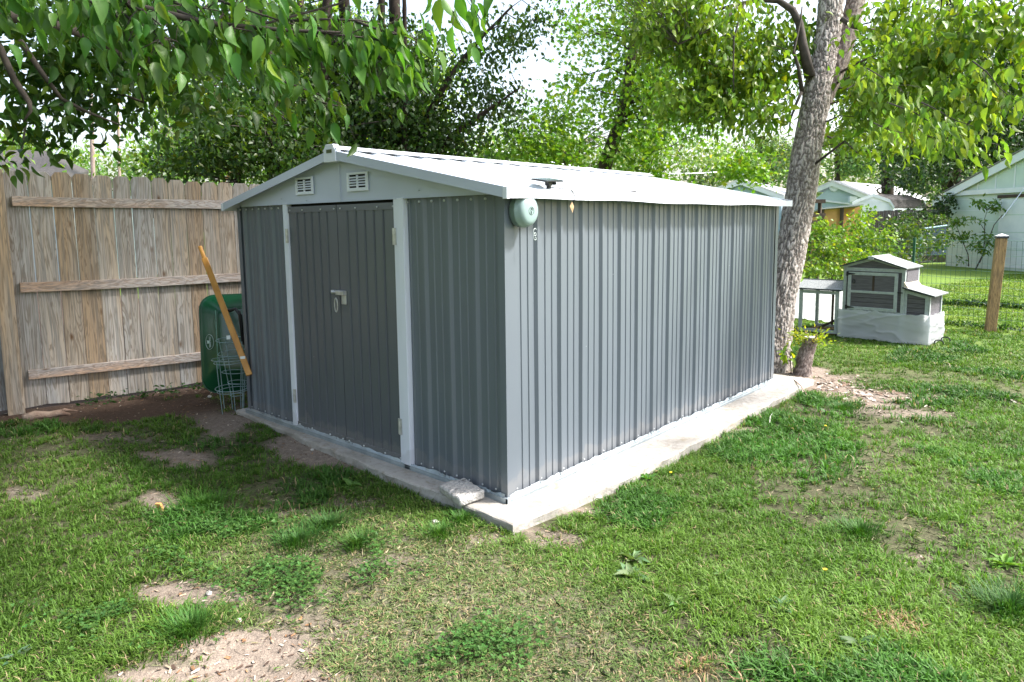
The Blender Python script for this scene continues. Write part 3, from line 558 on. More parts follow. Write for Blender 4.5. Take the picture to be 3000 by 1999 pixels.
# door
cd = lb(.075, -.016, .335, .735, -.0061, .87).build('coop_door', CPn, coop)
for u0, z0, u1, z1 in ((.07, .33, .115, .875), (.69, .33, .735, .875), (.1151, .83, .6899, .875), (.1151, .33, .6899, .375), (.1151, .575, .6899, .61)):
    lb(u0, -.026, z0, u1, -.0161, z1).build('door_rail', CW, cd, bevel=.002)
lb(.40, -.018, .6101, .43, -.0162, .8299).build('window_divider', MT['dwood'], cd)
for k in range(2): lb(.1151, -.0165, .44+.065*k, .6899, -.0162, .445+.065*k).build('board_gap', MT['dark'], cd)
MB().ring(L(.15, -.022, .74), .018, .004, E1, UZ, 16, 4, ry=.03).build('door_pull', MT['black'], cd)
for z in (.845, .36):
    h = lb(.045, -.030, z-.03, .075, -.0262, z+.03); h.prism([L(.075, -.030, z-.018), L(.17, -.030, z-.005), L(.17, -.030, z+.005), L(.075, -.030, z+.018)], E2*.004); h.build('strap_hinge', MT['black'], cd)
lb(.735, -.026, .60, .80, -.020, .615).build('door_latch', MT['black'], cd)
# main roof
for a, b in (((-.035, .945), (.385, 1.085)), ((.385, 1.085), (.845, .935))):
    d = np.array([b[0]-a[0], b[1]-a[1]]); d /= np.linalg.norm(d); nn = np.array([-d[1], d[0]])*.016
    o = MB().prism([L(a[0], -.06, a[1]), L(b[0], -.06, b[1]), L(b[0]+nn[0], -.06, b[1]+nn[1]), L(a[0]+nn[0], -.06, a[1]+nn[1])], E2*(DB+.12)).build('roof_panel', MT['felt'], coop)
    MB().prism([L(a[0], -.066, a[1]-.004), L(b[0], -.066, b[1]-.004), L(b[0]+nn[0], -.066, b[1]+nn[1]), L(a[0]+nn[0], -.066, a[1]+nn[1])], E2*.0058).build('roof_edge', MT['feltg'], o)
lb(.345, -.08, 1.055, .425, -.0661, 1.105).build('ridge_cap', CW, coop, bevel=.012)
MB().prism([L(.34, -.065, 1.085), L(.385, -.065, 1.104), L(.43, -.065, 1.085), L(.43, -.065, 1.092), L(.385, -.065, 1.112), L(.34, -.065, 1.092)], E2*(DB+.125)).build('ridge_strip', MT['felt'], coop)
# side panel under main roof
lb(.821, .05, .70, .826, DB-.06, .90).build('side_panel', CPn, coop); lb(.8201, .02, .66, .85, DB-.02, .69).build('side_sill', CW, coop)
# nest box
nb = MB(); nb.prism([L(.8205, .02, .02), L(1.12, .02, .02), L(1.12, .02, .575), L(.8205, .02, .655)], E2*(DB-.06)); nest = nb.build('nest_box', CPn, coop)
for u0, z0, u1, z1 in ((.8206, .03, .85, .65), (1.075, .03, 1.13, .57)): lb(u0, .005, z0, u1, .0199, z1).build('nest_post', CW, nest, bevel=.002)
lb(1.121, .005, .03, 1.135, .05, .57).build('nest_post', CW, nest); lb(1.121, DB-.07, .03, 1.135, DB-.03, .57).build('nest_post', CW, nest)
MB().prism([L(.85, .004, .60), L(1.13, .004, .535), L(1.13, .004, .575), L(.85, .004, .645)], E2*.015).build('nest_rail', CW, nest)
for k in range(4): lb(.851, .0175, .335+.065*k, 1.0749, .0198, .34+.065*k).build('board_gap', MT['dark'], nest)
a, b = (.80, .678), (1.20, .575); d = np.array([b[0]-a[0], b[1]-a[1]]); d /= np.linalg.norm(d); nn = np.array([-d[1], d[0]])*.016
o = MB().prism([L(a[0], -.05, a[1]), L(b[0], -.05, b[1]), L(b[0]+nn[0], -.05, b[1]+nn[1]), L(a[0]+nn[0], -.05, a[1]+nn[1])], E2*(DB+.05)).build('nest_roof', MT['felt'], nest)
MB().prism([L(a[0], -.056, a[1]-.004), L(b[0], -.056, b[1]-.004), L(b[0]+nn[0], -.056, b[1]+nn[1]), L(a[0]+nn[0], -.056, a[1]+nn[1])], E2*.0058).build('nest_roof_edge', MT['feltg'], nest)
MB().prism([L(.812, -.03, .69), L(.87, -.03, .675), L(.87, -.03, .68), L(.815, -.03, .76)], E2*(DB-.02)).build('flashing', mk('cream_flashing', (.62, .55, .42), None, .7), nest)
# run
for u in (-.635, -.10):
    for v in (0, DB): lb(u, v-.02, -.06, u+.045, v+.02, .575).build('run_post', CW, coop, bevel=.003)
for v in (0, DB):
    lb(-.5899, v-.018, .525, -.1001, v+.018, .57).build('run_rail', CW, coop); lb(-.5899, v-.018, -.06, -.1001, v+.018, -.015).build('run_rail', CW, coop)
lb(-.38, DB-.03, -.015, -.35, DB-.01, .525).build('run_stile', MT['dwood'], coop)
MB().prism([L(-.43, .25, -.045), L(-.09, .25, .15), L(-.09, .25, .185), L(-.43, .25, -.015)], E2*.12).build('ramp', MT['dwood'], coop)
MB().prism([L(-.67, -.05, .585), L(-.67, .22, .70), L(-.67, .22, .715), L(-.67, -.05, .603)], E1*.665).build('run_roof', MT['felt'], coop)
MB().prism([L(-.67, -.0555, .580), L(-.67, -.0502, .580), L(-.67, -.0502, .603), L(-.67, -.0555, .603)], E1*.665).build('run_roof_edge', MT['feltg'], coop)
MB().prism([L(-.67, .2202, .700), L(-.67, DB+.05, .60), L(-.67, DB+.05, .615), L(-.67, .2202, .728)], E1*.665).build('run_roof', MT['felt'], coop)
lb(-.59, .02, -.085, -.02, DB-.03, -.05).build('bedding', MT['hay'], coop)
# plastic sheet: wrinkled skin round the front and right side, and behind the run
def sheet(name, path, z0, z1, amp, seed, parent, n=130, m=34):
    P = [np.array(p, float) for p in path]; seg = [np.linalg.norm(P[i+1]-P[i]) for i in range(len(P)-1)]; T = sum(seg); V = []
    for i in range(n+1):
        t = T*i/n; k = 0
        while k < len(seg)-1 and t > seg[k]: t -= seg[k]; k += 1
        f = min(1, t/seg[k]); c = P[k]+(P[k+1]-P[k])*f; d = (P[k+1]-P[k])/seg[k]; nrm = np.array([d[1], -d[0]])
        V.append((c, nrm, T*i/n))
    pts = []; ct = []
    for c, nr, s in V:
        for j in range(m+1):
            w = j/m; ct.append((s, w)); pts.append((c[0], c[1], nr[0], nr[1]))
    ct = np.array(ct); pts = np.array(pts); s, w = ct.T
    q = np.c_[s*1.6+w*1.0, w*2.6-s*2.2, s*0+seed]; r1 = np.abs(fbm(q, seed, 2)-.5)*2; q2 = np.c_[s*1.4, w*5+s*1.2, s*0+seed]; r2 = np.abs(fbm(q2, seed+3, 2)-.5)*2
    off = amp*(1-r1)**6+amp*.5*(1-r2)**8; ez0 = (fbm(np.c_[s*12, s*0, s*0+2], seed)-.5)*.05; zz = z0+(z1-z0)*w+ez0*(w**3+(1-w)**3)
    W_ = CO+E1*(pts[:, :1]+pts[:, 2:3]*off[:, None])+E2*(pts[:, 1:2]+pts[:, 3:4]*off[:, None])+UZ*(zz+.1)[:, None]
    idx = np.arange((n+1)*(m+1)).reshape(n+1, m+1); Fc = np.stack([idx[:-1, :-1], idx[1:, :-1], idx[1:, 1:], idx[:-1, 1:]], -1).reshape(-1, 4)
    o = npmesh(name, W_, Fc, MT['sheet'], parent, None, None, True); return o
sheet('plastic_sheet', [(-.045, .03), (-.045, -.03), (1.15, -.035), (1.16, DB+.02)], -.085, .325, .013, 4, coop)
sh2 = sheet('back_sheet', [(-1.9, DB+.05), (-.0, DB+.03)], .02, .62, .010, 9, coop, 90)
for v in (.12, .45):
    MB().ring(L(1.24, v, -.06), .055, .009, E1, UZ, 20, 6, ry=.04).build('wheel', MT['black'], coop)
# ---------------------------------------------------------------- post and wire fence
pst = thing('fence_post', (1.122, 9.78, -.12), 'square reddish timber post with a white pyramid cap right of the coop', 'post')
ta = R_(18); A1 = np.array([math.cos(ta), math.sin(ta), 0]); A2 = np.array([-math.sin(ta), math.cos(ta), 0]); p0 = np.array([1.122, 9.78, 0]); p1 = np.array([1.16, 9.95, 1.33]); ad = (p1-p0)/np.linalg.norm(p1-p0)
MB().box((p0+p1)/2-ad*.06, (.135, .135, np.linalg.norm(p1-p0)+.1), (A1, A2, ad)).build('timber', MT['post2'], pst, bevel=.006)
MB().box(p1+ad*.005, (.158, .158, .035), (A1, A2, ad)).build('cap_rim', MT['black'], pst)
m_ = MB(); q = [p1+ad*.0226+A1*i*.079+A2*j*.079 for i, j in ((-1, -1), (1, -1), (1, 1), (-1, 1))]; m_.add(q+[p1+ad*.06], [(0, 1, 4), (1, 2, 4), (2, 3, 4), (3, 0, 4), (3, 2, 1, 0)]); m_.build('cap', MT['wht'], pst)
wf = thing('wire_fence', (1.0, 10.0, -.1), 'thin green welded wire mesh fence running behind the coop', 'fence')
wa, wb2 = np.array([-2.6, 11.0, 0]), np.array([4.2, 9.05, 0]); wd = wb2-wa; wl = np.linalg.norm(wd); wd /= wl
m_ = MB()
for z in (-.05, .08, .2, .32, .44, .56, .68, .80, .92, 1.04, 1.16, 1.28):
    pts = [wa+wd*wl*k/30+UZ*(z+.012*math.sin(k*1.7+z*9)) for k in range(31)]; m_.tube(pts, .0028 if z < 1.2 else .004, 3, False)
k = 0.0
while k < wl: m_.tube([wa+wd*k+UZ*-.06, wa+wd*(k+.01*math.sin(k*5))+UZ*.6, wa+wd*k+UZ*1.28], .0024, 3, False); k += .075
m_.build('wire_mesh', mk('green_wire', (.10, .20, .15), (.06, .12, .09), .5, .3, 10), wf)
for k in (2.62, 4.9, 6.5): c = wa+wd*k; m_ = MB(); m_.bb(c+(-.018, -.005, -.1), c+(.018, .03, 1.31)); m_.build('metal_post', MT['gpost'], wf)
# ---------------------------------------------------------------- houses and sheds in the distance
def P2(x, y, d): return at(x, y, d)
def ground_at(x, d, z=-.1):
    # point on the ground under photo column x at view depth d
    q = at(x, 660, d); return np.array([q[0], q[1], z])
# pale green garage (right): front wall faces the camera
G0 = gnd(2770, 779, -.1); G1d = gnd(3000, 797, -.1)-G0; G1d[2] = 0; G1d /= np.linalg.norm(G1d); G1d = np.array(G1d); GB = np.array([-G1d[1], G1d[0], 0]); GB *= np.sign(GB@_f)
GN = -GB
def gp_(x, y): return onpl(x, y, G0, GB)
def gu(x, y): q = gp_(x, y)-G0; return q@G1d, q[2]
u_top, z_top = gu(2787, 583); uw = 7.4
gar = thing('garage', G0, 'pale green block garage with a broad low gable behind the timber post', 'garage')
def Lg(u, v, z): return G0+G1d*u+GB*v+UZ*(z-G0[2])
zE = z_top; rise = .36; zP = zE+rise*uw/2
m_ = MB(); m_.prism([Lg(0, 0, -.3), Lg(uw, 0, -.3), Lg(uw, 0, zE), Lg(0, 0, zE)], GB*8); gw = m_.build('wall', MT['grn'], gar)
m_ = MB(); m_.prism([Lg(.02, -.03, zE+.001), Lg(uw-.02, -.03, zE+.001), Lg(uw/2, -.03, zP)], GB*8.0); m_.build('gable', MT['grn'], gar)
lz = zE
MB().prism([Lg(-.0, -.10, lz-.0), Lg(uw, -.10, lz), Lg(uw, -.10, lz+.16), Lg(0, -.10, lz+.16)], GB*.069).build('gable_band', MT['wht'], gar)
for k in range(9):
    u = .55+k*.75; h = min(u, uw-u)*rise; m_ = MB(); m_.prism([Lg(u, -.045, lz+.17), Lg(u+.05, -.045, lz+.17), Lg(u+.05, -.045, zE+h), Lg(u, -.045, zE+h)], GB*.0149); m_.build('batten', MT['wht'], gar)
for z in (.3, .7, 1.1, 1.5, 1.9, 2.3):
    MB().prism([Lg(.01, -.0035, z), Lg(uw-.01, -.0035, z), Lg(uw-.01, -.0035, z+.015), Lg(.01, -.0035, z+.015)], GB*.0035).build('block_joint', MT['wht'], gw)
ov = .62
for s in (1, -1):
    q = [(-ov, zE-rise*ov), (uw/2, zP), (uw/2, zP+.28), (-ov, zE-rise*ov+.26)]; q = [(u if s > 0 else uw-u, z) for u, z in q]
    MB().prism([Lg(u, -.16, z-.10) for u, z in q], GB*.05).build('barge_board', MT['wht'], gar)
    q2 = [(-ov-.02, zE-rise*ov+.165), (uw/2, zP+.185), (uw/2, zP+.23), (-ov-.02, zE-rise*ov+.21)]; q2 = [(u if s > 0 else uw-u, z) for u, z in q2]
    MB().prism([Lg(u, -.19, z) for u, z in q2], GB*8.6).build('roof', MT['shing2'], gar)
    u0 = -ov if s > 0 else uw; MB().prism([Lg(u0, -.159, zE-.30), Lg(u0+ov, -.159, zE-.30), Lg(u0+ov, -.159, zE-.0), Lg(u0, -.159, zE-.12)], GB*8.4).build('soffit', MT['wht'], gar)
    u1 = -ov-.03 if s > 0 else uw+ov; MB().prism([Lg(u1, -.16, zE-.34), Lg(u1+.029, -.16, zE-.34), Lg(u1+.029, -.16, zE-.05), Lg(u1, -.16, zE-.05)], GB*8.4).build('fascia', MT['wht'], gar)
ud, zd = gu(2932, 590); gd = MB().prism([Lg(ud, -.03, .0), Lg(ud+2.7, -.03, .0), Lg(ud+2.7, -.03, zd), Lg(ud, -.03, zd)], GB*.0299).build('garage_door', MT['wht'], gar)
for k in range(1, 4): MB().prism([Lg(ud+.01, -.034, zd*k/4), Lg(ud+2.69, -.034, zd*k/4), Lg(ud+2.69, -.034, zd*k/4+.03), Lg(ud+.01, -.034, zd*k/4+.03)], GB*.0039).build('panel_joint', MT['grn'], gd)
MB().prism([Lg(ud-.08, -.07, zd), Lg(ud+2.78, -.07, zd), Lg(ud+2.78, -.07, zd+.1), Lg(ud-.08, -.07, zd+.1)], GB*.0699).build('door_lintel', MT['dwood'], gar)
# houses: gable front given in photo pixels at a depth, body extruded along its own direction
def house(name, label, cat, outline, d, ext, wallm, roofm, trimm=None, th=.25, extras=()):
    pk, le, re, bz = outline; c = ground_at(pk[0], d); h = thing(name, c, label, cat)
    n = np.array([_f[0], _f[1], 0]); n /= np.linalg.norm(n); o = at(pk[0], pk[1], d)
    ep = [onpl(x, y, o, n) for x, y in (le, pk, re)]; ext = np.array(_r*ext[0]+np.array([_f[0], _f[1], 0])*ext[1]); ext[2] = 0
    wl_ = [ep[0]*1., ep[1]*1., ep[2]*1.]; a, b = wl_[0].copy(), wl_[2].copy(); sh = (wl_[2]-wl_[0])*.05; a += sh; b -= sh
    zlow = min(a[2], b[2])-.1; a[2] = b[2] = zlow; pkk = wl_[1]-UZ*.16; bt = [np.array([a[0], a[1], -.4]), np.array([b[0], b[1], -.4])]
    MB().prism([bt[0], bt[1], b, pkk, a], ext).build('wall', wallm, h)
    en = ext/np.linalg.norm(ext)
    for p, q in ((ep[0], ep[1]), (ep[1], ep[2])):
        r_ = MB().prism([p-UZ*.02, q-UZ*.02, q+UZ*.1, p+UZ*.1], ext+en*.6); r_.v = [tuple(np.array(v)-en*.3) for v in r_.v]; r_.build('roof', roofm, h)
        if trimm: r_ = MB().prism([p-UZ*th, q-UZ*th, q-UZ*.021, p-UZ*.021], en*.08); r_.v = [tuple(np.array(v)-en*.3) for v in r_.v]; r_.build('barge_board', trimm, h)
    return h, ep, n, ext
h1, ep, n, ex_ = house('house', 'pale blue house gable with a roof antenna seen just left of the leaning trunk', 'house', ((2172, 529), (2100, 556), (2300, 577), 0), 40, (7, 12), MT['blue'], MT['roofw'], MT['wht'])
a = at(2172, 529, 40.3); m_ = MB(); m_.tube([a-UZ*.4, a+UZ*.9], .05, 5); m_.tube([a+UZ*.75-_r*.75, a+UZ*.72+_r*.8], .035, 4); m_.tube([a+UZ*.55-_r*.3, a+UZ*.5+_r*.35], .03, 4); m_.tube([a+UZ*.3+_r*.05, a+UZ*.5+_r*.3+UZ*.1], .02, 4); m_.build('antenna', MT['galv'], h1)
h2, ep, n, ex_ = house('house', 'pale blue house with a round white gable vent between trunk and garage', 'house', ((2442, 534), (2380, 560), (2552, 578), 0), 44, (9, 9), MT['blue'], MT['roofw'], MT['wht'])
c = onpl(2441, 549, ep[1], n)-n*.12; MB().cyl(c, c+n*.1, .28, 20).build('gable_vent', MT['wht'], h2)
lt = at(2385, 578, 38); h3 = thing('lean_to', ground_at(2440, 38), 'low pale blue extension with a white roof edge right of the trunk', 'extension')
MB().prism([at(2350, 576, 38), at(2497, 597, 38), at(2497, 601, 38), at(2350, 583, 38)], _f*3+_r*.4).build('roof', MT['wht'], h3); q = [at(2350, 583, 38.1), at(2490, 600, 38.1)]; MB().prism([q[0], q[1], np.array([q[1][0], q[1][1], -.3]), np.array([q[0][0], q[0][1], -.3])], _f*2.6).build('wall', MT['blue'], h3)
wn = MB().prism([at(2490, 575, 43.6), at(2512, 577, 43.6), at(2512, 594, 43.6), at(2490, 592, 43.6)], _f*.2).build('window', MT['wht'], h2)
# gambrel barn shed
bs = thing('barn_shed', ground_at(2560, 30), 'white gambrel barn shed with a dark shingle roof beyond the vines', 'shed')
g_ = [(2495, 600), (2516, 589), (2556, 575), (2604, 592), (2617, 612)]; gg = [at(x, y, 30) for x, y in g_]; fz = [np.array([gg[-1][0], gg[-1][1], -.3]), np.array([gg[0][0], gg[0][1], -.3])]; exb = _r*2.4+_f*1.6; exb[2] = 0
MB().prism([g*1. for g in gg]+fz, exb).build('wall', MT['wht'], bs)
for i in range(4):
    p, q = gg[i]+UZ*.02, gg[i+1]+UZ*.02; MB().prism([p, q, q+UZ*.07, p+UZ*.07], exb*1.02).build('roof', MT['shing'], bs)
    r_ = MB().prism([p-UZ*.06, q-UZ*.06, q+UZ*.075, p+UZ*.075], _f*.06); r_.v = [tuple(np.array(v)-_f*.08) for v in r_.v]; r_.build('trim', MT['wht'], bs)
# orange plywood shed with lean-to roof
pl = thing('plywood_shed', ground_at(2450, 24), 'orange plywood shed with a low grey roof behind the vines', 'shed')
q = [at(2412, 612, 24), at(2466, 607, 24)]; MB().prism([q[0], q[1], np.array([q[1][0], q[1][1], -.3]), np.array([q[0][0], q[0][1], -.3])], _f*1.5).build('wall', MT['ply'], pl)
q = [at(2470, 611, 24.4), at(2524, 603, 24.4)]; MB().prism([q[0], q[1], np.array([q[1][0], q[1][1], -.3]), np.array([q[0][0], q[0][1], -.3])], _f*1.5).build('wall', MT['ply'], pl)
MB().prism([at(2405, 610, 23.8), at(2530, 598, 23.8), at(2530, 602, 23.8), at(2405, 614, 23.8)], _f*2.2).build('roof', MT['felt'], pl)
for x in (2410, 2467): c = at(x, 610, 23.9); MB().bb((c[0]-.05, c[1]-.05, -.3), (c[0]+.05, c[1]+.05, c[2])).build('corner_post', MT['dwood'], pl)
# dark ladder-like trellis behind the trunk
tl = thing('wooden_trellis', ground_at(2390, 14), 'dark brown timber trellis showing at the right edge of the leaning trunk', 'trellis')
for x in (2376, 2402):
    c = at(x, 600, 14); MB().bb((c[0]-.03, c[1]-.03, -.1), (c[0]+.03, c[1]+.03, at(x, 590 if x > 2380 else 575, 14)[2])).build('upright', MT['dwood'], tl)
for y in (590, 631, 652, 682): MB().box(at(2392, y, 13.95), (.36, .03, .075), (_r, _f, _u)).build('rung', MT['dwood'], tl)
# old dark picket fence far back
bf = thing('back_fence', ground_at(2660, 26), 'dark weathered picket fence in the shade beside the garage', 'fence')
x = 2543
while x < 2790:
    w = random.uniform(10, 12.5); t = 618+(x-2543)*-.02+random.uniform(-2, 2); a, b = at(x, t, 26+(x-2543)*.006), at(x+w-1.5, t, 26+(x-2543)*.006)
    MB().prism([a, b, np.array([b[0], b[1], -.1]), np.array([a[0], a[1], -.1])], _f*.03).build('picket', MT['gfence'], bf); x += w
tp = thing('blue_tarp_frame', ground_at(2725, 19), 'faded blue tarp hung on a thin frame left of the garage', 'tarp')
q = [at(2700, 672, 19), at(2772, 662, 19), at(2772, 745, 19), at(2690, 750, 19)]; MB().prism(q, _f*.02).build('tarp', MT['tarp'], tp)
for a, b in (((2702, 672), (2692, 752)), ((2700, 671), (2774, 661))): MB().tube([at(*a, 18.95), at(*b, 18.95)], .025, 5).build('frame_bar', mk('blue_bar', (.25, .42, .52), None, .5), tp)
cf = thing('chain_link_fence', ground_at(2400, 12.5), 'grey chain link panel leaning between the trunk and the vines', 'fence'); m_ = MB()
for k in range(14):
    m_.tube([at(2372+k*5, 690, 12.5), at(2372+k*5+30, 790, 12.5)], .003, 3); m_.tube([at(2372+k*5+30, 690, 12.5), at(2372+k*5, 790, 12.5)], .003, 3)
m_.build('chain_mesh', MT['galv'], cf)
# left house, poles, wires
h4 = thing('house', ground_at(60, 21), 'low house with a grey shingle hip roof beyond the left end of the wooden fence', 'house')
MB().prism([at(-260, 517, 20), at(204, 517, 20), at(130, 441, 23), at(-200, 437, 23)], np.array([0, 0, -.12])).build('roof', MT['shing'], h4); MB().prism([at(206, 518, 20), at(133, 442, 23), at(260, 500, 27)], np.array([0, 0, -.12])).build('roof', MT['shing'], h4)
q = [at(-250, 520, 20.4), at(190, 520, 20.4)]; MB().prism([q[0], q[1], np.array([q[1][0], q[1][1], -.3]), np.array([q[0][0], q[0][1], -.3])], _f*5).build('wall', MT['blue'], h4)
for x, yt, w, d, lab in ((266, 200, 14, 26, 'nearer pale utility pole above the left fence'), (346, 260, 9.5, 38, 'farther thin utility pole right of the nearer one')):
    t = at(x-2, yt, d); b = ground_at(x+2, d); m_ = MB(); m_.tube([b-UZ*.2, t], [w*d/F/2, w*d/F/2*.8], 10); o = m_.build('utility_pole', MT['pole'], None, b); tag(o, lab, 'pole', 'utility poles behind the left fence')
def wire(a, b, sag, label, r=.02):
    pts = [a+(b-a)*t-UZ*sag*4*t*(1-t) for t in np.linspace(0, 1, 16)]; tag(MB().tube(pts, r, 5).build('overhead_wire', MT['galv']), label, 'wire')
wire(at(150, 470, 22), at(268, 300, 26), .1, 'guy wire slanting down from the nearer utility pole', .03); wire(at(346, 425, 38), at(760, 420, 45), 1.0, 'overhead wire running right from the utility poles', .04)
wire(at(1380, 420, 30), at(2100, 505, 34), .5, 'overhead wire crossing behind the maple above the shed roof', .02)
wire(at(2935, 640, 20), at(3010, 540, 20), .0, 'thin cable slanting across the garage front', .012)
rp = MB().prism([at(640, 545, 12), at(676, 502, 12), at(680, 506, 12), at(646, 549, 12)], _f*.03); tag(rp.build('leaning_board', MT['ply']), 'reddish board leaning up behind the fence by the shed', 'board')
# ---------------------------------------------------------------- foliage
def leaf_t(kind):
    if kind == 'far': return np.array([(0, 0, 0), (-.30, .45, .10), (0, 1, 0), (.30, .45, .10)], float), [(0, 1, 2), (0, 2, 3)]
    if kind == 'near':
        v = [(0, 0, 0), (-.15, .12, .08), (.15, .12, .08), (-.235, .36, .13), (.235, .36, .13), (-.17, .66, .08), (.17, .66, .08), (0, 1.08, -.16), (0, .2, 0), (0, .42, .01), (0, .7, -.03)]
        f = [(0, 1, 8), (0, 8, 2), (1, 3, 9), (1, 9, 8), (8, 9, 4), (8, 4, 2), (3, 5, 10), (3, 10, 9), (9, 10, 6), (9, 6, 4), (5, 7, 10), (10, 7, 6)]; return np.array(v, float), f
    if kind == 'maple':
        v = [(0, .05, 0)]; 
        for a, r in ((-150, .35), (-125, .30), (-95, .72), (-72, .38), (-42, .86), (-20, .45), (0, 1.0), (20, .45), (42, .86), (72, .38), (95, .72), (125, .30), (150, .35)): v.append((r*.62*math.sin(R_(a)), .42+r*.58*math.cos(R_(a)), .05*abs(a)/90))
        v[0] = (0, .3, -.03); return np.array(v, float), [(0, i, i+1) for i in range(1, 13)]
def unit(a): return a/np.maximum(np.linalg.norm(a, axis=1)[:, None], 1e-9)
def leafmesh(name, P, D, S, C, kind, mat, parent=None, loc=None, wide=1., N=None):
    T, fs = leaf_t(kind); n = len(P); D = unit(D); up_ = N if N is not None else rng.normal(size=(n, 3))+np.array([0, 0, .6])
    B = unit(np.cross(D, up_)); Nn = np.cross(B, D)
    wv = (wide*rng.uniform(.8, 1.2, n))[:, None, None]
    V = P[:, None]+S[:, None, None]*(B[:, None]*T[None, :, :1]*wv+D[:, None]*T[None, :, 1:2]+Nn[:, None]*T[None, :, 2:3]*rng.uniform(.4, 1.8, n)[:, None, None])
    Fc = (np.arange(n)[:, None, None]*len(T)+np.array(fs)[None]).reshape(-1, 3)
    return npmesh(name, V.reshape(-1, 3), Fc, mat, parent, loc, np.repeat(C, len(T), 0), True)
def cols(n, base, var=.25, yel=.0):
    c = np.array(base)[None]*rng.uniform(1-var, 1+var, n)[:, None]; y = rng.random(n) < yel; c[y] *= np.array([1.9, 1.35, .8]); c[:, 0] *= rng.uniform(.8, 1.25, n); return c
def blob_pts(blobs, Lw, cov, gap=.5, gs=1.2, cl=.22, per=14):
    out = []; cen = []
    for bl in blobs:
        if len(bl) < 7:
            x, y, d, rx, ry = bl[:5]; c = at(x, y, d); ra = np.array([rx, max(rx, ry)*.8, ry])*d/F; cv = cov*(bl[5] if len(bl) > 5 else 1); Lp = Lw*F/d; N = int(cv*math.pi*rx*ry/(.3*Lp*Lp))
        else:
            c = np.array(bl[:3], float); ra = np.array(bl[3:6], float); N = int(cov*math.pi*ra[0]*ra[1]/(.3*Lw*Lw)*(bl[6] if len(bl) > 6 else 1))
        fh = np.array([_f[0], _f[1], 0]); fh /= np.linalg.norm(fh); Ax = np.array([_r, fh, UZ]) if len(bl) < 7 else np.eye(3)
        nc = max(3, N//per); q = unit(rng.normal(size=(nc*4, 3)))*(rng.random((nc*4, 1))**.38); w = c+(q*ra)@Ax
        keep = fbm(w*gs, 17, 2) > gap; w = w[keep][:nc]; cen.append(w); k = max(1, int(N/max(1, len(w))))
        P = np.repeat(w, k, 0)+rng.normal(size=(len(w)*k, 3))*cl*np.array([1, 1, .6]); out.append(P)
    return np.concatenate(out), np.concatenate(cen)
def limbs(mb, base_pts, base_r, cen, n, rt=.012, sag=.1, keep=None):
    bp = np.array(base_pts); idx = rng.permutation(len(cen))[:n]
    for i in idx:
        t = cen[i]; d = np.linalg.norm(bp-t, axis=1)+np.where(bp[:, 2] > t[2], 1.2, 0); j = int(np.argmin(d)); a = bp[j]; L_ = np.linalg.norm(t-a)
        if L_ < .1: continue
        k = max(4, int(L_/.35)); pts = []; w = rng.normal(size=(2, 3))*.06*L_
        for s in np.linspace(0, 1, k): pts.append(a+(t-a)*s+UZ*(math.sin(math.pi*s)*L_*sag)+w[0]*math.sin(math.pi*s)+w[1]*math.sin(2*math.pi*s))
        r0 = min(base_r[j]*.4, .006+.012*L_); mb.tube(pts, list(np.linspace(r0, rt*.4, k)), 5)
def barktube(name, pts, rad, mat, parent, c1, c2, seg=28, step=.05, amp=.012, vs=7, sc=1):
    P = [np.array(p, float) for p in pts]; S = [0]
    for i in range(1, len(P)): S.append(S[-1]+np.linalg.norm(P[i]-P[i-1]))
    n = max(8, int(S[-1]/step)); t = np.linspace(0, S[-1], n); PX = np.stack([np.interp(t, S, [p[k] for p in P]) for k in range(3)], 1); k_ = np.ones(5)/5
    for k in range(3): e = np.pad(PX[:, k], 2, 'edge'); PX[2:-2, k] = np.convolve(e, k_, 'valid')[2:-2]
    Rr = np.interp(t, S, rad); T = unit(np.gradient(PX, axis=0)); ref = np.array([1., 0, 0]); A = unit(np.cross(T, ref)); B = np.cross(T, A)
    q = np.linspace(0, 2*math.pi, seg, endpoint=False); Q = np.tile(q, n); TT = np.repeat(t, seg); Rq = np.repeat(Rr, seg)
    pc = np.c_[np.cos(Q)*Rq*vs*5.2*sc, np.sin(Q)*Rq*vs*5.2*sc, TT*vs*2.0*sc]; pc += (fbm(pc*.45, 3)[:, None]-.5)*2.6*np.array([1, 1, .4])
    rg = 1-np.abs(fbm(pc, 41, 4)*2-1)*2.4; rg = np.clip(rg, 0, 1)      # crevice lines
    big = fbm(np.c_[np.cos(Q), np.sin(Q), TT*1.2], 8)-.5
    rr = Rq*(1+.16*big)-amp*rg**1.5; V = np.repeat(PX, seg, 0)+np.repeat(A, seg, 0)*(rr*np.cos(Q))[:, None]+np.repeat(B, seg, 0)*(rr*np.sin(Q))[:, None]
    idx = np.arange(n*seg).reshape(n, seg); nx_ = np.roll(idx, -1, 1); Fc = np.stack([idx[:-1], nx_[:-1], nx_[1:], idx[1:]], -1).reshape(-1, 4)
    mixv = (rg**1.3)[:, None]; m2 = fbm(np.c_[V*6], 12)[:, None]; C = (np.array(c1)*(.8+.4*m2))*(1-mixv)+np.array(c2)*mixv
    return npmesh(name, V, Fc, mat, parent, None, C, True), PX, Rr
FG = (.055, .125, .012)
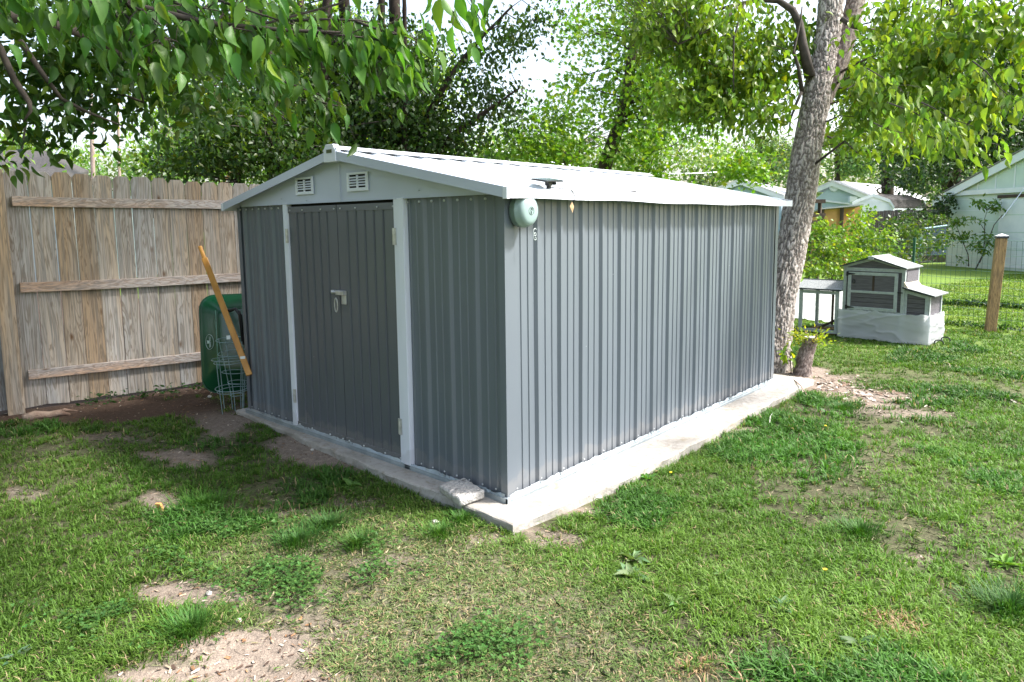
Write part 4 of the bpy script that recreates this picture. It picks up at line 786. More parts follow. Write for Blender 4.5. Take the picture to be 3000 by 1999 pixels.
def tree(name, label, loc, trunks, blobs, Lw, cov, base, kind='far', mat='leaf', droop=.6, nl=60, bark=((.10, .075, .055), (.03, .02, .015)), seg=14, gap=.46, gs=1.2, cl=.22, per=14, yel=.06, bamp=.01, var=.3, group=None, wide=1., sz=.25):
    t = thing(name, loc, label, 'tree', group); allp = []; allr = []
    for pts, rad in trunks:
        o, px_, rr = barktube('trunk', pts, rad, MT['bark'], t, *bark, seg=seg, step=.12, amp=bamp, vs=5); allp.append(px_); allr.append(rr)
    P, cen = blob_pts(blobs, Lw, cov, gap, gs, cl, per); bp = np.concatenate(allp); br2 = np.concatenate(allr)
    if nl:
        mb = MB(); limbs(mb, bp, br2, cen, nl); o = mb.build('limbs', MT['twig'], t, smooth=True)
    n = len(P); D = rng.normal(size=(n, 3)); D[:, 2] -= droop*1.6; S = Lw*rng.uniform(1-sz, 1+sz, n)
    leafmesh('crown', P, D, S, cols(n, base, var, yel), kind, MT[mat], t, wide=wide); return t
MT['twig'] = mk('twig_bark', (.07, .055, .045), (.035, .028, .022), .9, 0, 20)
# leaning tree beside the shed
TL = [(2262, 1100), (2274, 1000), (2292, 860), (2316, 740), (2330, 657), (2345, 574), (2361, 450), (2373, 382), (2396, 255), (2415, 170), (2428, 85), (2434, 0), (2440, -160), (2452, -420)]
dT = 8.12; tp_ = [at(x, y, dT+.0008*(1000-y)) for x, y in TL]; tr_ = [.22, .175, .170, .180, .182, .18, .177, .172, .170, .165, .160, .155, .14, .11]
t1 = thing('leaning_tree', gnd(2255, 1082, -.1), 'large leaning tree with a pale ridged trunk and a forked top behind the shed corner', 'tree')
BK = ((.50, .45, .415), (.12, .095, .08)); _, tpx, trr = barktube('trunk', tp_, tr_, MT['bark'], t1, *BK, seg=190, step=.009, amp=.018, vs=6.5)
fk = [at(2404, 350, 8.68), at(2425, 270, 8.72), at(2462, 170, 8.8), at(2490, 70, 8.9), at(2512, -20, 9.0), at(2560, -260, 9.3)]; _, fpx, frr = barktube('fork', fk, [.06, .10, .125, .125, .12, .10], MT['bark'], t1, (.27, .23, .2), (.08, .055, .045), seg=60, step=.02, amp=.012, vs=6)
lim = [([(2372, 225), (2352, 130), (2342, 70), (2322, 30), (2280, 2), (2220, 0), (2140, 18), (2060, 40)], 8.6, [.07, .055, .05, .045, .038, .03, .022, .012]), ([(2350, 275), (2340, 200), (2325, 150), (2345, 60), (2350, 20)], 8.5, [.03, .022, .018, .014, .01]), ([(2348, 270), (2330, 310), (2316, 350), (2310, 400)], 8.4, [.022, .016, .012, .006]),
       ([(2465, 55), (2500, 78), (2552, 89), (2610, 92), (2660, 88), (2745, 62), (2830, 22), (2900, -20)], 8.2, [.032, .028, .026, .024, .022, .02, .016, .012]), ([(2830, 60), (2850, 130), (2856, 190), (2840, 250)], 6.5, [.014, .012, .01, .006]), ([(2500, 140), (2560, 100), (2600, 92)], 8.3, [.012, .014, .014]), ([(2160, 20), (2120, 60), (2050, 100), (1990, 130)], 8.5, [.024, .018, .012, .008]), ([(2180, 10), (2150, 110), (2148, 200), (2150, 268)], 8.4, [.014, .012, .01, .005]), ([(2760, 50), (2760, -60), (2740, -200)], 8.2, [.02, .03, .05])]
allp = [tpx, fpx]; allr = [trr, frr]
for pts, d, rad in lim: q = [at(x, y, d+.02*i) for i, (x, y) in enumerate(pts)]; MB().tube(q, rad, 8).build('limb', MT['twig'], t1, smooth=True); allp.append(np.array(q)); allr.append(np.array(rad))
bl1 = [(2080, 60, 8.6, 230, 100), (2190, 220, 8.9, 130, 130), (2050, 190, 9.2, 150, 140), (2230, 330, 8.4, 70, 80), (1960, 60, 8.5, 150, 70), (2620, 170, 7.8, 90, 130), (2600, 300, 8.0, 90, 90), (2700, 240, 6.8, 150, 140), (2640, 60, 7.4, 150, 60), (2830, 110, 6.5, 190, 120), (2940, 200, 6.2, 120, 170), (2500, 400, 8.5, 60, 50), (2650, 410, 7.5, 90, 40),
       (2060, 280, 8.8, 130, 90), (2280, 150, 9.3, 110, 140), (2480, 260, 9.3, 90, 150), (2760, 330, 6.2, 110, 90),
       (-1.9, 2.6, 5.9, 1.5, 2.0, .6, .9), (-2.6, 5.6, 5.8, 1.6, 2, 1.2, .5)]  # crown clumps above the view, added to shade the fence and yard
P, cen = blob_pts(bl1, .10, 3.0, .50, 2.0, .14, 9); mb = MB(); limbs(mb, np.concatenate(allp), np.concatenate(allr), cen, 120, .008, .05); mb.build('twigs', MT['twig'], t1, smooth=True)
n = len(P); D = rng.normal(size=(n, 3))*.7; D[:, 2] -= 1.1; leafmesh('crown', P, D, .095*rng.uniform(.7, 1.25, n), cols(n, (.12, .215, .022), .35, .03), 'near', MT['leaf'], t1, wide=1.2)
# nearer hanging spray at the right (same tree, bough towards the viewer)
def spray(parent, twigs, Lw, per_m, base, mat='leaf', name='foliage', spread=.05, yel=.05, d2=1.3, tr=.004, dy=0):
    mb = MB(); P = []; D = []; T_ = []
    for pts in twigs:
        q = np.array([at(p[0], p[1]-dy, p[2]) for p in pts]); S = np.r_[0, np.cumsum(np.linalg.norm(np.diff(q, axis=0), axis=1))]; mb.tube(list(q), list(np.linspace(tr*1.5, tr*.5, len(q))), 5)
        N = int(S[-1]*per_m); t = rng.random(N)*S[-1]; X = np.stack([np.interp(t, S, q[:, k]) for k in range(3)], 1); sp_ = rng.normal(size=(N, 3))*spread; sp_[:, 2] -= abs(rng.normal(size=N))*spread*.8
        P.append(X+sp_); dd = np.repeat(((q[-1]-q[0])/np.linalg.norm(q[-1]-q[0]))[None], N, 0)*.45+rng.normal(size=(N, 3))*.45; dd[:, 2] -= d2*1.2; D.append(dd)
        for k in range(0, N, 4): T_.append((X[k], X[k]+sp_[k]))
    for a, b in T_: mb.tube([a, (a+b)/2+UZ*.01, b], tr*.4, 3)
    mb.build('twigs', MT['twig'], parent, smooth=True); P = np.concatenate(P); D = np.concatenate(D); n = len(P); side = rng.normal(size=(n, 3)); side[:, 2] *= .3
    leafmesh(name, P, D, Lw*rng.uniform(.45, 1.25, n), cols(n, base, .35, yel), 'near', MT[mat], parent, N=side-_f*.5)
spray(t1, [[(2600, 300, 5.2), (2680, 330, 5.0), (2760, 380, 4.9), (2830, 400, 4.8)], [(2700, 300, 5.0), (2740, 320, 4.9), (2790, 350, 4.8), (2850, 370, 4.8)], [(2680, 370, 5.1), (2720, 400, 5.0), (2790, 410, 5.0)], [(2850, 180, 4.8), (2890, 210, 4.7), (2930, 260, 4.7), (2980, 300, 4.6)], [(2840, 400, 4.9), (2880, 415, 4.9), (2930, 425, 4.9)], [(2540, 200, 5.5), (2590, 230, 5.4), (2640, 260, 5.3)], [(2560, 360, 5.6), (2600, 380, 5.5), (2650, 390, 5.4)]], .095, 100, (.15, .26, .04), yel=.03, spread=.06)
# overhanging tree at the left: trunk stands out of frame
t2 = thing('overhanging_tree', (-3.9, -3.6, -.1), 'broad leaved tree whose drooping boughs fill the upper left above the fence', 'tree')
tk = [np.array([-3.9, -3.6, -.15]), np.array([-3.8, -3.4, 1.5]), np.array([-3.5, -3.0, 2.7]), np.array([-3.0, -2.5, 3.6]), np.array([-2.6, -2.1, 4.6])]; _, lx, lr = barktube('trunk', tk, [.26, .2, .18, .16, .12], MT['bark'], t2, (.2, .16, .13), (.06, .045, .035), seg=40, step=.04)
b1 = [(-3.2, -2.7, 3.3)]; mb = MB(); bq = [np.array(b1[0]), at(-150, -10, 3.6), at(0, 42, 3.7), at(100, 60, 3.8), at(190, 82, 3.9), at(270, 110, 4.0), at(335, 145, 4.1), at(400, 200, 4.2), at(420, 300, 4.4)]; mb.tube(bq, [.07, .045, .036, .032, .028, .024, .018, .012, .006], 10).build('limb', MT['twig'], t2, smooth=True); mb = MB()
b2 = [np.array((-3.2, -2.7, 3.1)), at(-80, 60, 3.8), at(0, 140, 3.9), at(40, 230, 3.9), at(85, 300, 3.9), at(90, 325, 3.9), at(68, 358, 3.9)]; mb.tube(b2, [.05, .028, .02, .018, .015, .010, .004], 8).build('limb', MT['twig'], t2, smooth=True); mb = MB()
b3 = [at(60, 120, 4), at(120, 210, 4), at(180, 290, 4.1), at(260, 330, 4.2), at(360, 370, 4.3)]; mb.tube(b3, [.016, .014, .011, .008, .004], 6).build('limb', MT['twig'], t2, smooth=True); mb = MB()
b4 = [at(-100, -150, 2.9), at(150, -60, 2.7), at(400, 20, 2.6), at(620, 70, 2.6), at(850, 90, 2.65), at(1000, 95, 2.7)]; b4 = [np.array((-3.0, -2.6, 3.2))]+b4; mb.tube(b4, [.05, .03, .02, .014, .010, .007, .004], 8); mb.build('limb', MT['twig'], t2, smooth=True)
GL = (.078, .19, .03); DK = (.045, .11, .018)  # DK paints the shaded boughs of the same tree darker
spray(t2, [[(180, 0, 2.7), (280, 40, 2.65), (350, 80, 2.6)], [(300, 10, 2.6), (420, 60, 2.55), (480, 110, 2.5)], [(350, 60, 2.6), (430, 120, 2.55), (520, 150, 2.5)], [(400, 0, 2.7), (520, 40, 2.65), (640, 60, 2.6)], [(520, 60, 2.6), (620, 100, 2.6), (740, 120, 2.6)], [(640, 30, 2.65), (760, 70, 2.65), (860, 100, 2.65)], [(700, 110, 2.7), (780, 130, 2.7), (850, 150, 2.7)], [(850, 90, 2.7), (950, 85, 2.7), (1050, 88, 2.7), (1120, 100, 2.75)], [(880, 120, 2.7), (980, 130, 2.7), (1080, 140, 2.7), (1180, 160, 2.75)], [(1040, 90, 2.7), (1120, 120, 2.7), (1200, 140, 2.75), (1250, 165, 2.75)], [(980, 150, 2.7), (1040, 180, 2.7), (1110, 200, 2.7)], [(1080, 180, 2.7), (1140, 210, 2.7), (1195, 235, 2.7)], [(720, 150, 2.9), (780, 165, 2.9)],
           [(230, -20, 2.8), (400, -30, 2.8), (600, -20, 2.8), (760, 0, 2.8)], [(560, 140, 2.8), (600, 165, 2.8)], [(-40, -10, 2.9), (100, 0, 2.9), (220, 20, 2.8)]], .085, 190, GL, yel=.06, spread=.055, dy=28)
spray(t2, [[(560, 170, 3.4), (700, 230, 3.4), (800, 260, 3.4), (880, 285, 3.4)], [(780, 250, 3.3), (860, 280, 3.3), (940, 310, 3.3), (1000, 335, 3.3)], [(900, 320, 3.3), (960, 335, 3.3), (1010, 345, 3.3)]], .085, 120, (.06, .15, .025), yel=.08, spread=.05, dy=30)
bl2 = [(60, 120, 4.2, 160, 130), (260, 190, 4.3, 190, 120), (120, 300, 4.2, 150, 70), (420, 180, 4.6, 150, 90), (330, 330, 4.6, 130, 60, ), (80, 400, 4.4, 110, 60, .8), (200, 60, 4.6, 260, 60), (560, 270, 5.0, 130, 70), (20, 470, 4.5, 70, 28, .8), (700, 60, 5, 150, 60, .6),
       (-1.6, -2.8, 4.8, 2.4, 1.8, .7, .9), (-4.2, -1.0, 5.4, 2.2, 2.8, .8, .9), (-1.0, .6, 5.3, 1.7, 1.3, .6, .8), (1.3, .1, 5.7, 1.2, 1.2, .5, .7), (-3.5, -5.5, 4.6, 3, 2, 1, .8)]  # out-of-view clumps added to shade the lawn and shed front
P, cen = blob_pts(bl2, .09, 3.0, .40, 2.2, .13, 9); mb = MB(); limbs(mb, np.concatenate([np.array(bq), np.array(b2), np.array(b3), lx]), np.r_[np.full(len(bq)+len(b2)+len(b3), .02), lr], cen, 90, .006, .03); mb.build('twigs', MT['twig'], t2, smooth=True)
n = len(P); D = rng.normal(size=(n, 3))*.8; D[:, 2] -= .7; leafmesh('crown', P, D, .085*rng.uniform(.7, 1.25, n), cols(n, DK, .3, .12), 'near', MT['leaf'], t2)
spray(t2, [[(1290, -20, 2.9), (1310, 20, 2.9), (1340, 45, 2.9)], [(1370, -30, 3.2), (1390, 30, 3.2), (1410, 60, 3.2)]], .11, 90, GL)
# trees behind the shed
def tp3(pts, d): return [at(x, y, d) for x, y in pts]
DKB = ((.045, .034, .026), (.015, .011, .009)); DG = (.032, .075, .013)
tree('ivy_covered_tree', 'dark many-stemmed tree with ivy rising directly behind the shed ridge', ground_at(1190, 10.5), [(tp3([(1175, 660), (1170, 480), (1165, 350), (1160, 200), (1155, 0), (1150, -200)], 10.5), [.13, .12, .11, .10, .09, .06]), (tp3([(1225, 660), (1225, 460), (1235, 380), (1300, 250), (1390, 130), (1500, 20)], 10.2), [.09, .07, .06, .05, .035, .02]), (tp3([(1060, 660), (1050, 400), (1040, 200), (1010, 60), (1000, -160)], 11), [.14, .13, .12, .1, .07]), (tp3([(1110, 660), (1110, 400), (1115, 200), (1118, 0), (1120, -160)], 10.8), [.10, .08, .07, .06, .04]), (tp3([(1245, 640), (1290, 420), (1420, 330), (1520, 260)], 10.2), [.07, .055, .035, .015]), (tp3([(1185, 660), (1186, 200), (1184, -100)], 10.0), [.05, .04, .03])],
     [(1080, 380, 10.5, 210, 130), (1220, 330, 10.2, 130, 150, ), (1000, 470, 10.3, 200, 70), (1300, 420, 10.3, 130, 90), (1180, 160, 10.8, 140, 120), (1050, 250, 11.2, 200, 120), (1380, 270, 10.4, 110, 110, .5), (1450, 130, 10.6, 110, 90, .5), (1470, 300, 11, 90, 120, .3), (1520, 60, 11, 80, 70, .4), (1180, 480, 9.6, 110, 50), (900, 300, 11.5, 130, 120)], .085, 3.2, DG, mat='leaf', nl=110, bark=DKB, gap=.40, per=16, cl=.2, yel=.05)
tree('hedge_tree', 'dense dark green tree behind the fence left of the shed gable', ground_at(760, 10), [(tp3([(800, 660), (805, 400), (790, 200), (760, 0)], 10), [.12, .10, .08, .05]), (tp3([(690, 660), (700, 450), (660, 250)], 10.3), [.07, .05, .02]), (tp3([(900, 660), (940, 300), (960, 0), (970, -200)], 10.6), [.12, .1, .08, .05])],
     [(760, 400, 9.5, 190, 110), (620, 440, 9.6, 160, 75), (850, 480, 9.3, 150, 60), (820, 280, 10.5, 150, 90), (640, 320, 10, 110, 80), (520, 480, 10, 90, 45), (900, 120, 11, 170, 120, ), (720, 160, 11.5, 130, 90, )], .085, 3.2, (.036, .085, .013), mat='leaf', nl=90, bark=DKB, gap=.34, per=16, cl=.2, yel=.12)
MB_ = ((.13, .10, .08), (.045, .032, .025))
tree('maple_tree', 'bright green maple with a slender bent trunk behind the shed roof', ground_at(1760, 13), [(tp3([(1745, 660), (1765, 500), (1795, 420), (1820, 340), (1838, 260), (1850, 180), (1862, 80), (1872, 10), (1880, -150)], 13), [.16, .145, .13, .12, .11, .10, .09, .08, .05]), (tp3([(1680, 560), (1670, 490), (1640, 440), (1590, 400)], 12.6), [.03, .03, .025, .015]), (tp3([(1900, 560), (1885, 515), (1850, 480), (1800, 430)], 12.6), [.03, .028, .022, .012])],
     [(1850, 60, 13, 220, 90), (1800, 210, 13, 170, 110), (1930, 260, 12.8, 190, 110), (1700, 320, 12.6, 110, 60, ), (1580, 380, 12.3, 150, 55), (1500, 440, 12.2, 130, 55), (1660, 450, 12.2, 160, 50), (1950, 420, 12.2, 150, 60), (2080, 470, 12.2, 130, 60), (2000, 350, 12.6, 140, 80), (1990, 500, 12, 130, 35), (1400, 470, 12.4, 70, 40)], .11, 2.7, (.13, .26, .025), 'maple', nl=120, bark=MB_, gap=.48, gs=1.5, per=8, cl=.28, yel=.05, droop=.3)
# right-hand dark trees behind the garage
tree('broad_tree', 'tall dark tree directly behind the garage roof', ground_at(2790, 36), [(tp3([(2790, 660), (2785, 450), (2800, 250), (2790, 0), (2780, -200)], 36), [.5, .42, .36, .3, .2]), (tp3([(2940, 660), (2920, 450), (2960, 250), (2980, 100)], 35), [.35, .3, .25, .15])],
     [(2800, 380, 33, 170, 110), (2900, 280, 33, 190, 160), (2950, 430, 31, 140, 80), (2700, 470, 33, 110, 80), (2850, 130, 35, 200, 130), (2700, 520, 31, 90, 50), (3050, 300, 32, 150, 200)], .20, 2.6, (.03, .068, .014), mat='leafd', nl=50, bark=DKB, gap=.40, gs=.4, cl=.5, per=14)
tree('round_tree', 'mid green spreading tree between the leaning trunk and the garage', ground_at(2610, 44), [(tp3([(2600, 640), (2600, 450), (2620, 300), (2600, 100)], 44), [.4, .35, .3, .2])],
     [(2600, 330, 42, 150, 140), (2640, 470, 38, 130, 70), (2560, 200, 44, 150, 120), (2690, 250, 42, 120, 150)], .24, 2.2, (.05, .11, .02), nl=40, bark=DKB, gap=.43, gs=.35, cl=.6, per=14)
tree('feathery_tree', 'pale feathery evergreen right of the leaning trunk above the houses', ground_at(2460, 55), [(tp3([(2455, 660), (2452, 440)], 55), [.3, .15])], [(2455, 470, 55, 95, 60), (2430, 430, 56, 60, 50), (2500, 500, 54, 60, 40)], .28, 2.6, (.11, .20, .07), nl=30, gap=.42, gs=.3, cl=.6, per=14)  # both feathery trees: leaf colour paled to paint a washed-out, sunlit look
tree('feathery_tree', 'pale feathery evergreen left of the leaning trunk above the antenna', ground_at(2230, 60), [(tp3([(2250, 660), (2230, 400)], 60), [.35, .15])], [(2230, 470, 60, 110, 75), (2150, 500, 58, 60, 45), (2300, 440, 60, 60, 60), (2290, 520, 58, 60, 40)], .28, 2.2, (.12, .20, .08), nl=30, gap=.44, gs=.3, cl=.6, per=14)
tree('roadside_tree', 'pale green tree between the utility poles and the left house', ground_at(160, 34), [(tp3([(170, 620), (175, 440)], 34), [.22, .1])], [(120, 440, 34, 90, 45), (230, 460, 33, 70, 50), (40, 420, 34, 80, 40), (20, 470, 19, 60, 26)], .2, 2.0, (.13, .24, .05), nl=25, gap=.42, gs=.4, cl=.45)
tree('roadside_tree', 'pale green tree behind the fence just right of the utility poles', ground_at(450, 16), [(tp3([(460, 640), (470, 430)], 16), [.12, .05])], [(470, 460, 16, 90, 55), (560, 430, 16, 90, 55), (430, 500, 15, 50, 30), (520, 350, 17, 80, 50)], .12, 1.7, (.09, .19, .03), nl=25, gap=.44, gs=.8, cl=.3)
tree('washed_out_tree', 'very pale distant tree seen through the gap above the shed ridge', ground_at(1700, 50), [(tp3([(1700, 660), (1700, 420)], 50), [.3, .12])], [(1650, 440, 50, 130, 60), (1790, 440, 52, 110, 70), (1900, 420, 55, 130, 50), (1550, 470, 48, 100, 50), (2040, 450, 55, 110, 50), (1420, 430, 50, 80, 60)], .28, 1.8, (.20, .30, .12), nl=20, gap=.44, gs=.3, cl=.6)  # leaf colour made very pale to paint overexposed distance
tree('yard_tree', 'yellow-green tree filling the gaps beyond the dark trees', ground_at(900, 22), [(tp3([(900, 660), (900, 300), (880, 0)], 22), [.25, .2, .12])], [(500, 430, 20, 160, 80), (700, 380, 21, 200, 120), (950, 330, 22, 220, 150), (1150, 250, 22, 200, 170), (850, 120, 23, 260, 140), (1180, 450, 21, 150, 70), (500, 250, 22, 200, 110)], .16, 2.6, (.17, .29, .035), nl=50, gap=.38, gs=.7, cl=.4, yel=.05)  # leaf colour brightened to stand for light coming through the gaps
tree('added_shade_tree', 'unseen leafy trees added behind the viewer to shade the shed front', (-2, -10, -.1), [([(-2, -10, -.2), (-2, -10, 4)], [.3, .2])], [(-6, -8.5, 3.0, 3.4, 2.2, 2.8, 1.2), (-1, -10.5, 2.8, 3.6, 2.2, 2.6, 1.0), (4, -10.5, 2.8, 3.4, 2.2, 2.4, .9)], .34, 1.1, (.045, .10, .02), mat='leafd', nl=20, gap=.3, gs=.4, cl=.4)  # out-of-view trees added to keep light off the shed front
# distant line of trees
P, cen = blob_pts([(x, 520+rng.uniform(-15, 15), 75, 170, 80) for x in range(-900, 4200, 170)], .55, 1.6, .38, .15, 1.2, 12); n = len(P)
o = leafmesh('distant_trees', P, rng.normal(size=(n, 3)), .55*rng.uniform(.7, 1.3, n), cols(n, (.12, .19, .07), .3), 'far', MT['leaf'], None, (0, 0, 0)); tag(o, 'far line of pale green trees on the horizon', 'trees', kind='stuff')  # pale leaf colour paints the washed-out brightness of far trees
# ---------------------------------------------------------------- shrubs, vines, saplings
def shrub(name, label, cat, loc, blobs, Lw, cov, base, kind='far', stems=(), gap=.42, gs=2.5, cl=.08, per=10, yel=.15, group=None, nl=20):
    t = thing(name, loc, label, cat, group); P, cen = blob_pts(blobs, Lw, cov, gap, gs, cl, per); mb = MB(); b = [np.array(loc)+np.array([dx, dy, dz]) for dx, dy, dz in ((0, 0, 0), (.05, 0, .2), (-.05, .03, .4))]
    for s in stems: mb.tube([at(*p) for p in s[0]], s[1], 6); b += [at(*p) for p in s[0]]
    limbs(mb, b, [.015]*len(b), cen, nl, .004, .03); mb.build('stems', MT['twig'], t, smooth=True)
    n = len(P); D = rng.normal(size=(n, 3)); D[:, 2] -= .4; leafmesh('foliage', P, D, Lw*rng.uniform(.7, 1.25, n), cols(n, base, .3, yel), kind, MT['leaf'], t); return t
shrub('vine_shrub', 'bright yellow-green vine shrub heaped behind the coop', 'shrub', ground_at(2460, 12.6), [(2440, 740, 12.4, 90, 70), (2500, 680, 12.8, 60, 60), (2540, 640, 13, 26, 36), (2410, 790, 12, 60, 40), (2400, 690, 12.6, 40, 50), (2560, 720, 12.8, 60, 60), (2500, 780, 12.2, 90, 50)], .085, 2.6, (.14, .25, .03), 'maple', yel=.06, nl=60, gap=.40)
shrub('vine_hedge', 'tangled darker vine growth between the vine shrub and the garage', 'hedge', ground_at(2650, 15), [(2640, 700, 15, 90, 50), (2720, 720, 16, 60, 45), (2600, 760, 14, 80, 40), (2660, 660, 16, 60, 25), (2740, 660, 20, 40, 40)], .09, 2.2, (.045, .095, .02), 'far', yel=.2, nl=50, gap=.38)
shrub('garage_hedge', 'dark growth climbing over the old picket fence by the garage', 'hedge', ground_at(2700, 24), [(2700, 630, 25, 70, 22), (2640, 660, 24, 60, 20), (2750, 600, 25, 50, 40)], .13, 2.2, (.025, .06, .015), yel=.05, nl=20, gap=.38, gs=1)
for (lab, x, y, ste, bl) in (('left spindly sapling with drooping leaves before the garage wall', 2838, 781, [([(2838, 781, 23.8), (2836, 745, 23.8), (2822, 712, 23.8), (2805, 670, 23.8), (2795, 655, 23.8)], [.02, .018, .014, .01, .006])], [(2800, 650, 23.8, 26, 16), (2815, 695, 23.8, 40, 14), (2775, 690, 23.8, 22, 8), (2800, 760, 23.8, 12, 6)]),
                             ('right taller sapling in front of the garage door', 2858, 790, [([(2858, 790, 23), (2880, 745, 23), (2885, 700, 23), (2885, 640, 23), (2893, 615, 23)], [.024, .02, .015, .01, .006]), ([(2870, 770, 23), (2890, 720, 23), (2912, 660, 23), (2945, 620, 23), (2990, 570, 23)], [.02, .018, .014, .01, .006]), ([(2884, 675, 23), (2875, 660, 23), (2862, 651, 23)], [.01, .008, .005])], [(2890, 605, 23, 34, 18), (2905, 635, 23, 24, 14), (2860, 645, 23, 20, 9), (2885, 715, 22.9, 22, 30), (2862, 720, 22.9, 15, 12), (2872, 590, 23, 14, 12)])):
    shrub('sapling', lab, 'sapling', gnd(x, y, -.1), bl, .14, 2.6, (.09, .18, .03), 'near', ste, .2, 1, .10, 6, .1, 'saplings in front of the garage', 10)
# stump with sprouts, plant beside the trunk
st = thing('tree_stump', gnd(2350, 1103, -.1), 'short sawn stump sprouting yellow-green shoots right of the leaning tree', 'stump'); c0 = gnd(2350, 1103, -.1)
sc_ = (c0-CP)@_f; barktube('stump_trunk', [c0-UZ*.1, at(2352, 1070, sc_), at(2362, 1035, sc_+.02), at(2372, 1010, sc_+.03), at(2374, 992, sc_+.03)], [.12, .095, .085, .078, .085], MT['bark'], st, (.34, .28, .25), (.10, .07, .06), seg=70, step=.012, amp=.012, vs=9)
tq = at(2375, 990, sc_+.03); MB().cyl(tq-UZ*.01, tq+UZ*.012, .07, 24, .065).build('cut_top', MT['stone'], st)
P = np.repeat(tq[None], 420, 0)+rng.normal(size=(420, 3))*np.array([.10, .07, .045])+np.array([0, -.02, .0]); k = np.hypot(P[:, 0]-tq[0], P[:, 1]-tq[1]) > .05; P = P[k]; D = unit(P-tq+UZ*.05); spo = leafmesh('sprouts', P, D, rng.uniform(.02, .042, len(P)), cols(len(P), (.22, .32, .03), .3, .2), 'near', MT['leaf'], st); spo['kind'] = 'stuff'
mb = MB()
for i in range(14): a = rng.uniform(0, 6.28); mb.tube([tq-UZ*.07+np.array([math.cos(a), math.sin(a), 0])*.06, tq-UZ*.02+np.array([math.cos(a), math.sin(a), 0])*.10, tq+np.array([math.cos(a)*.14, math.sin(a)*.14, .03+.05*rng.random()])], .003, 4)
mb.build('shoots', MT['stick'], st)
bp_ = gnd(2318, 1100, -.1); shrub('young_plant', 'bright broad-leaved young plant squeezed between trunk and stump', 'plant', bp_, [(2315, 1050, 7.65, 22, 30), (2322, 1080, 7.6, 24, 16)], .085, 1.6, (.14, .27, .03), 'near', [([(2318, 1095, 7.65), (2316, 1060, 7.65), (2312, 1030, 7.65)], [.006, .005, .003])], .3, 2, .05, 5, .2, None, 8)
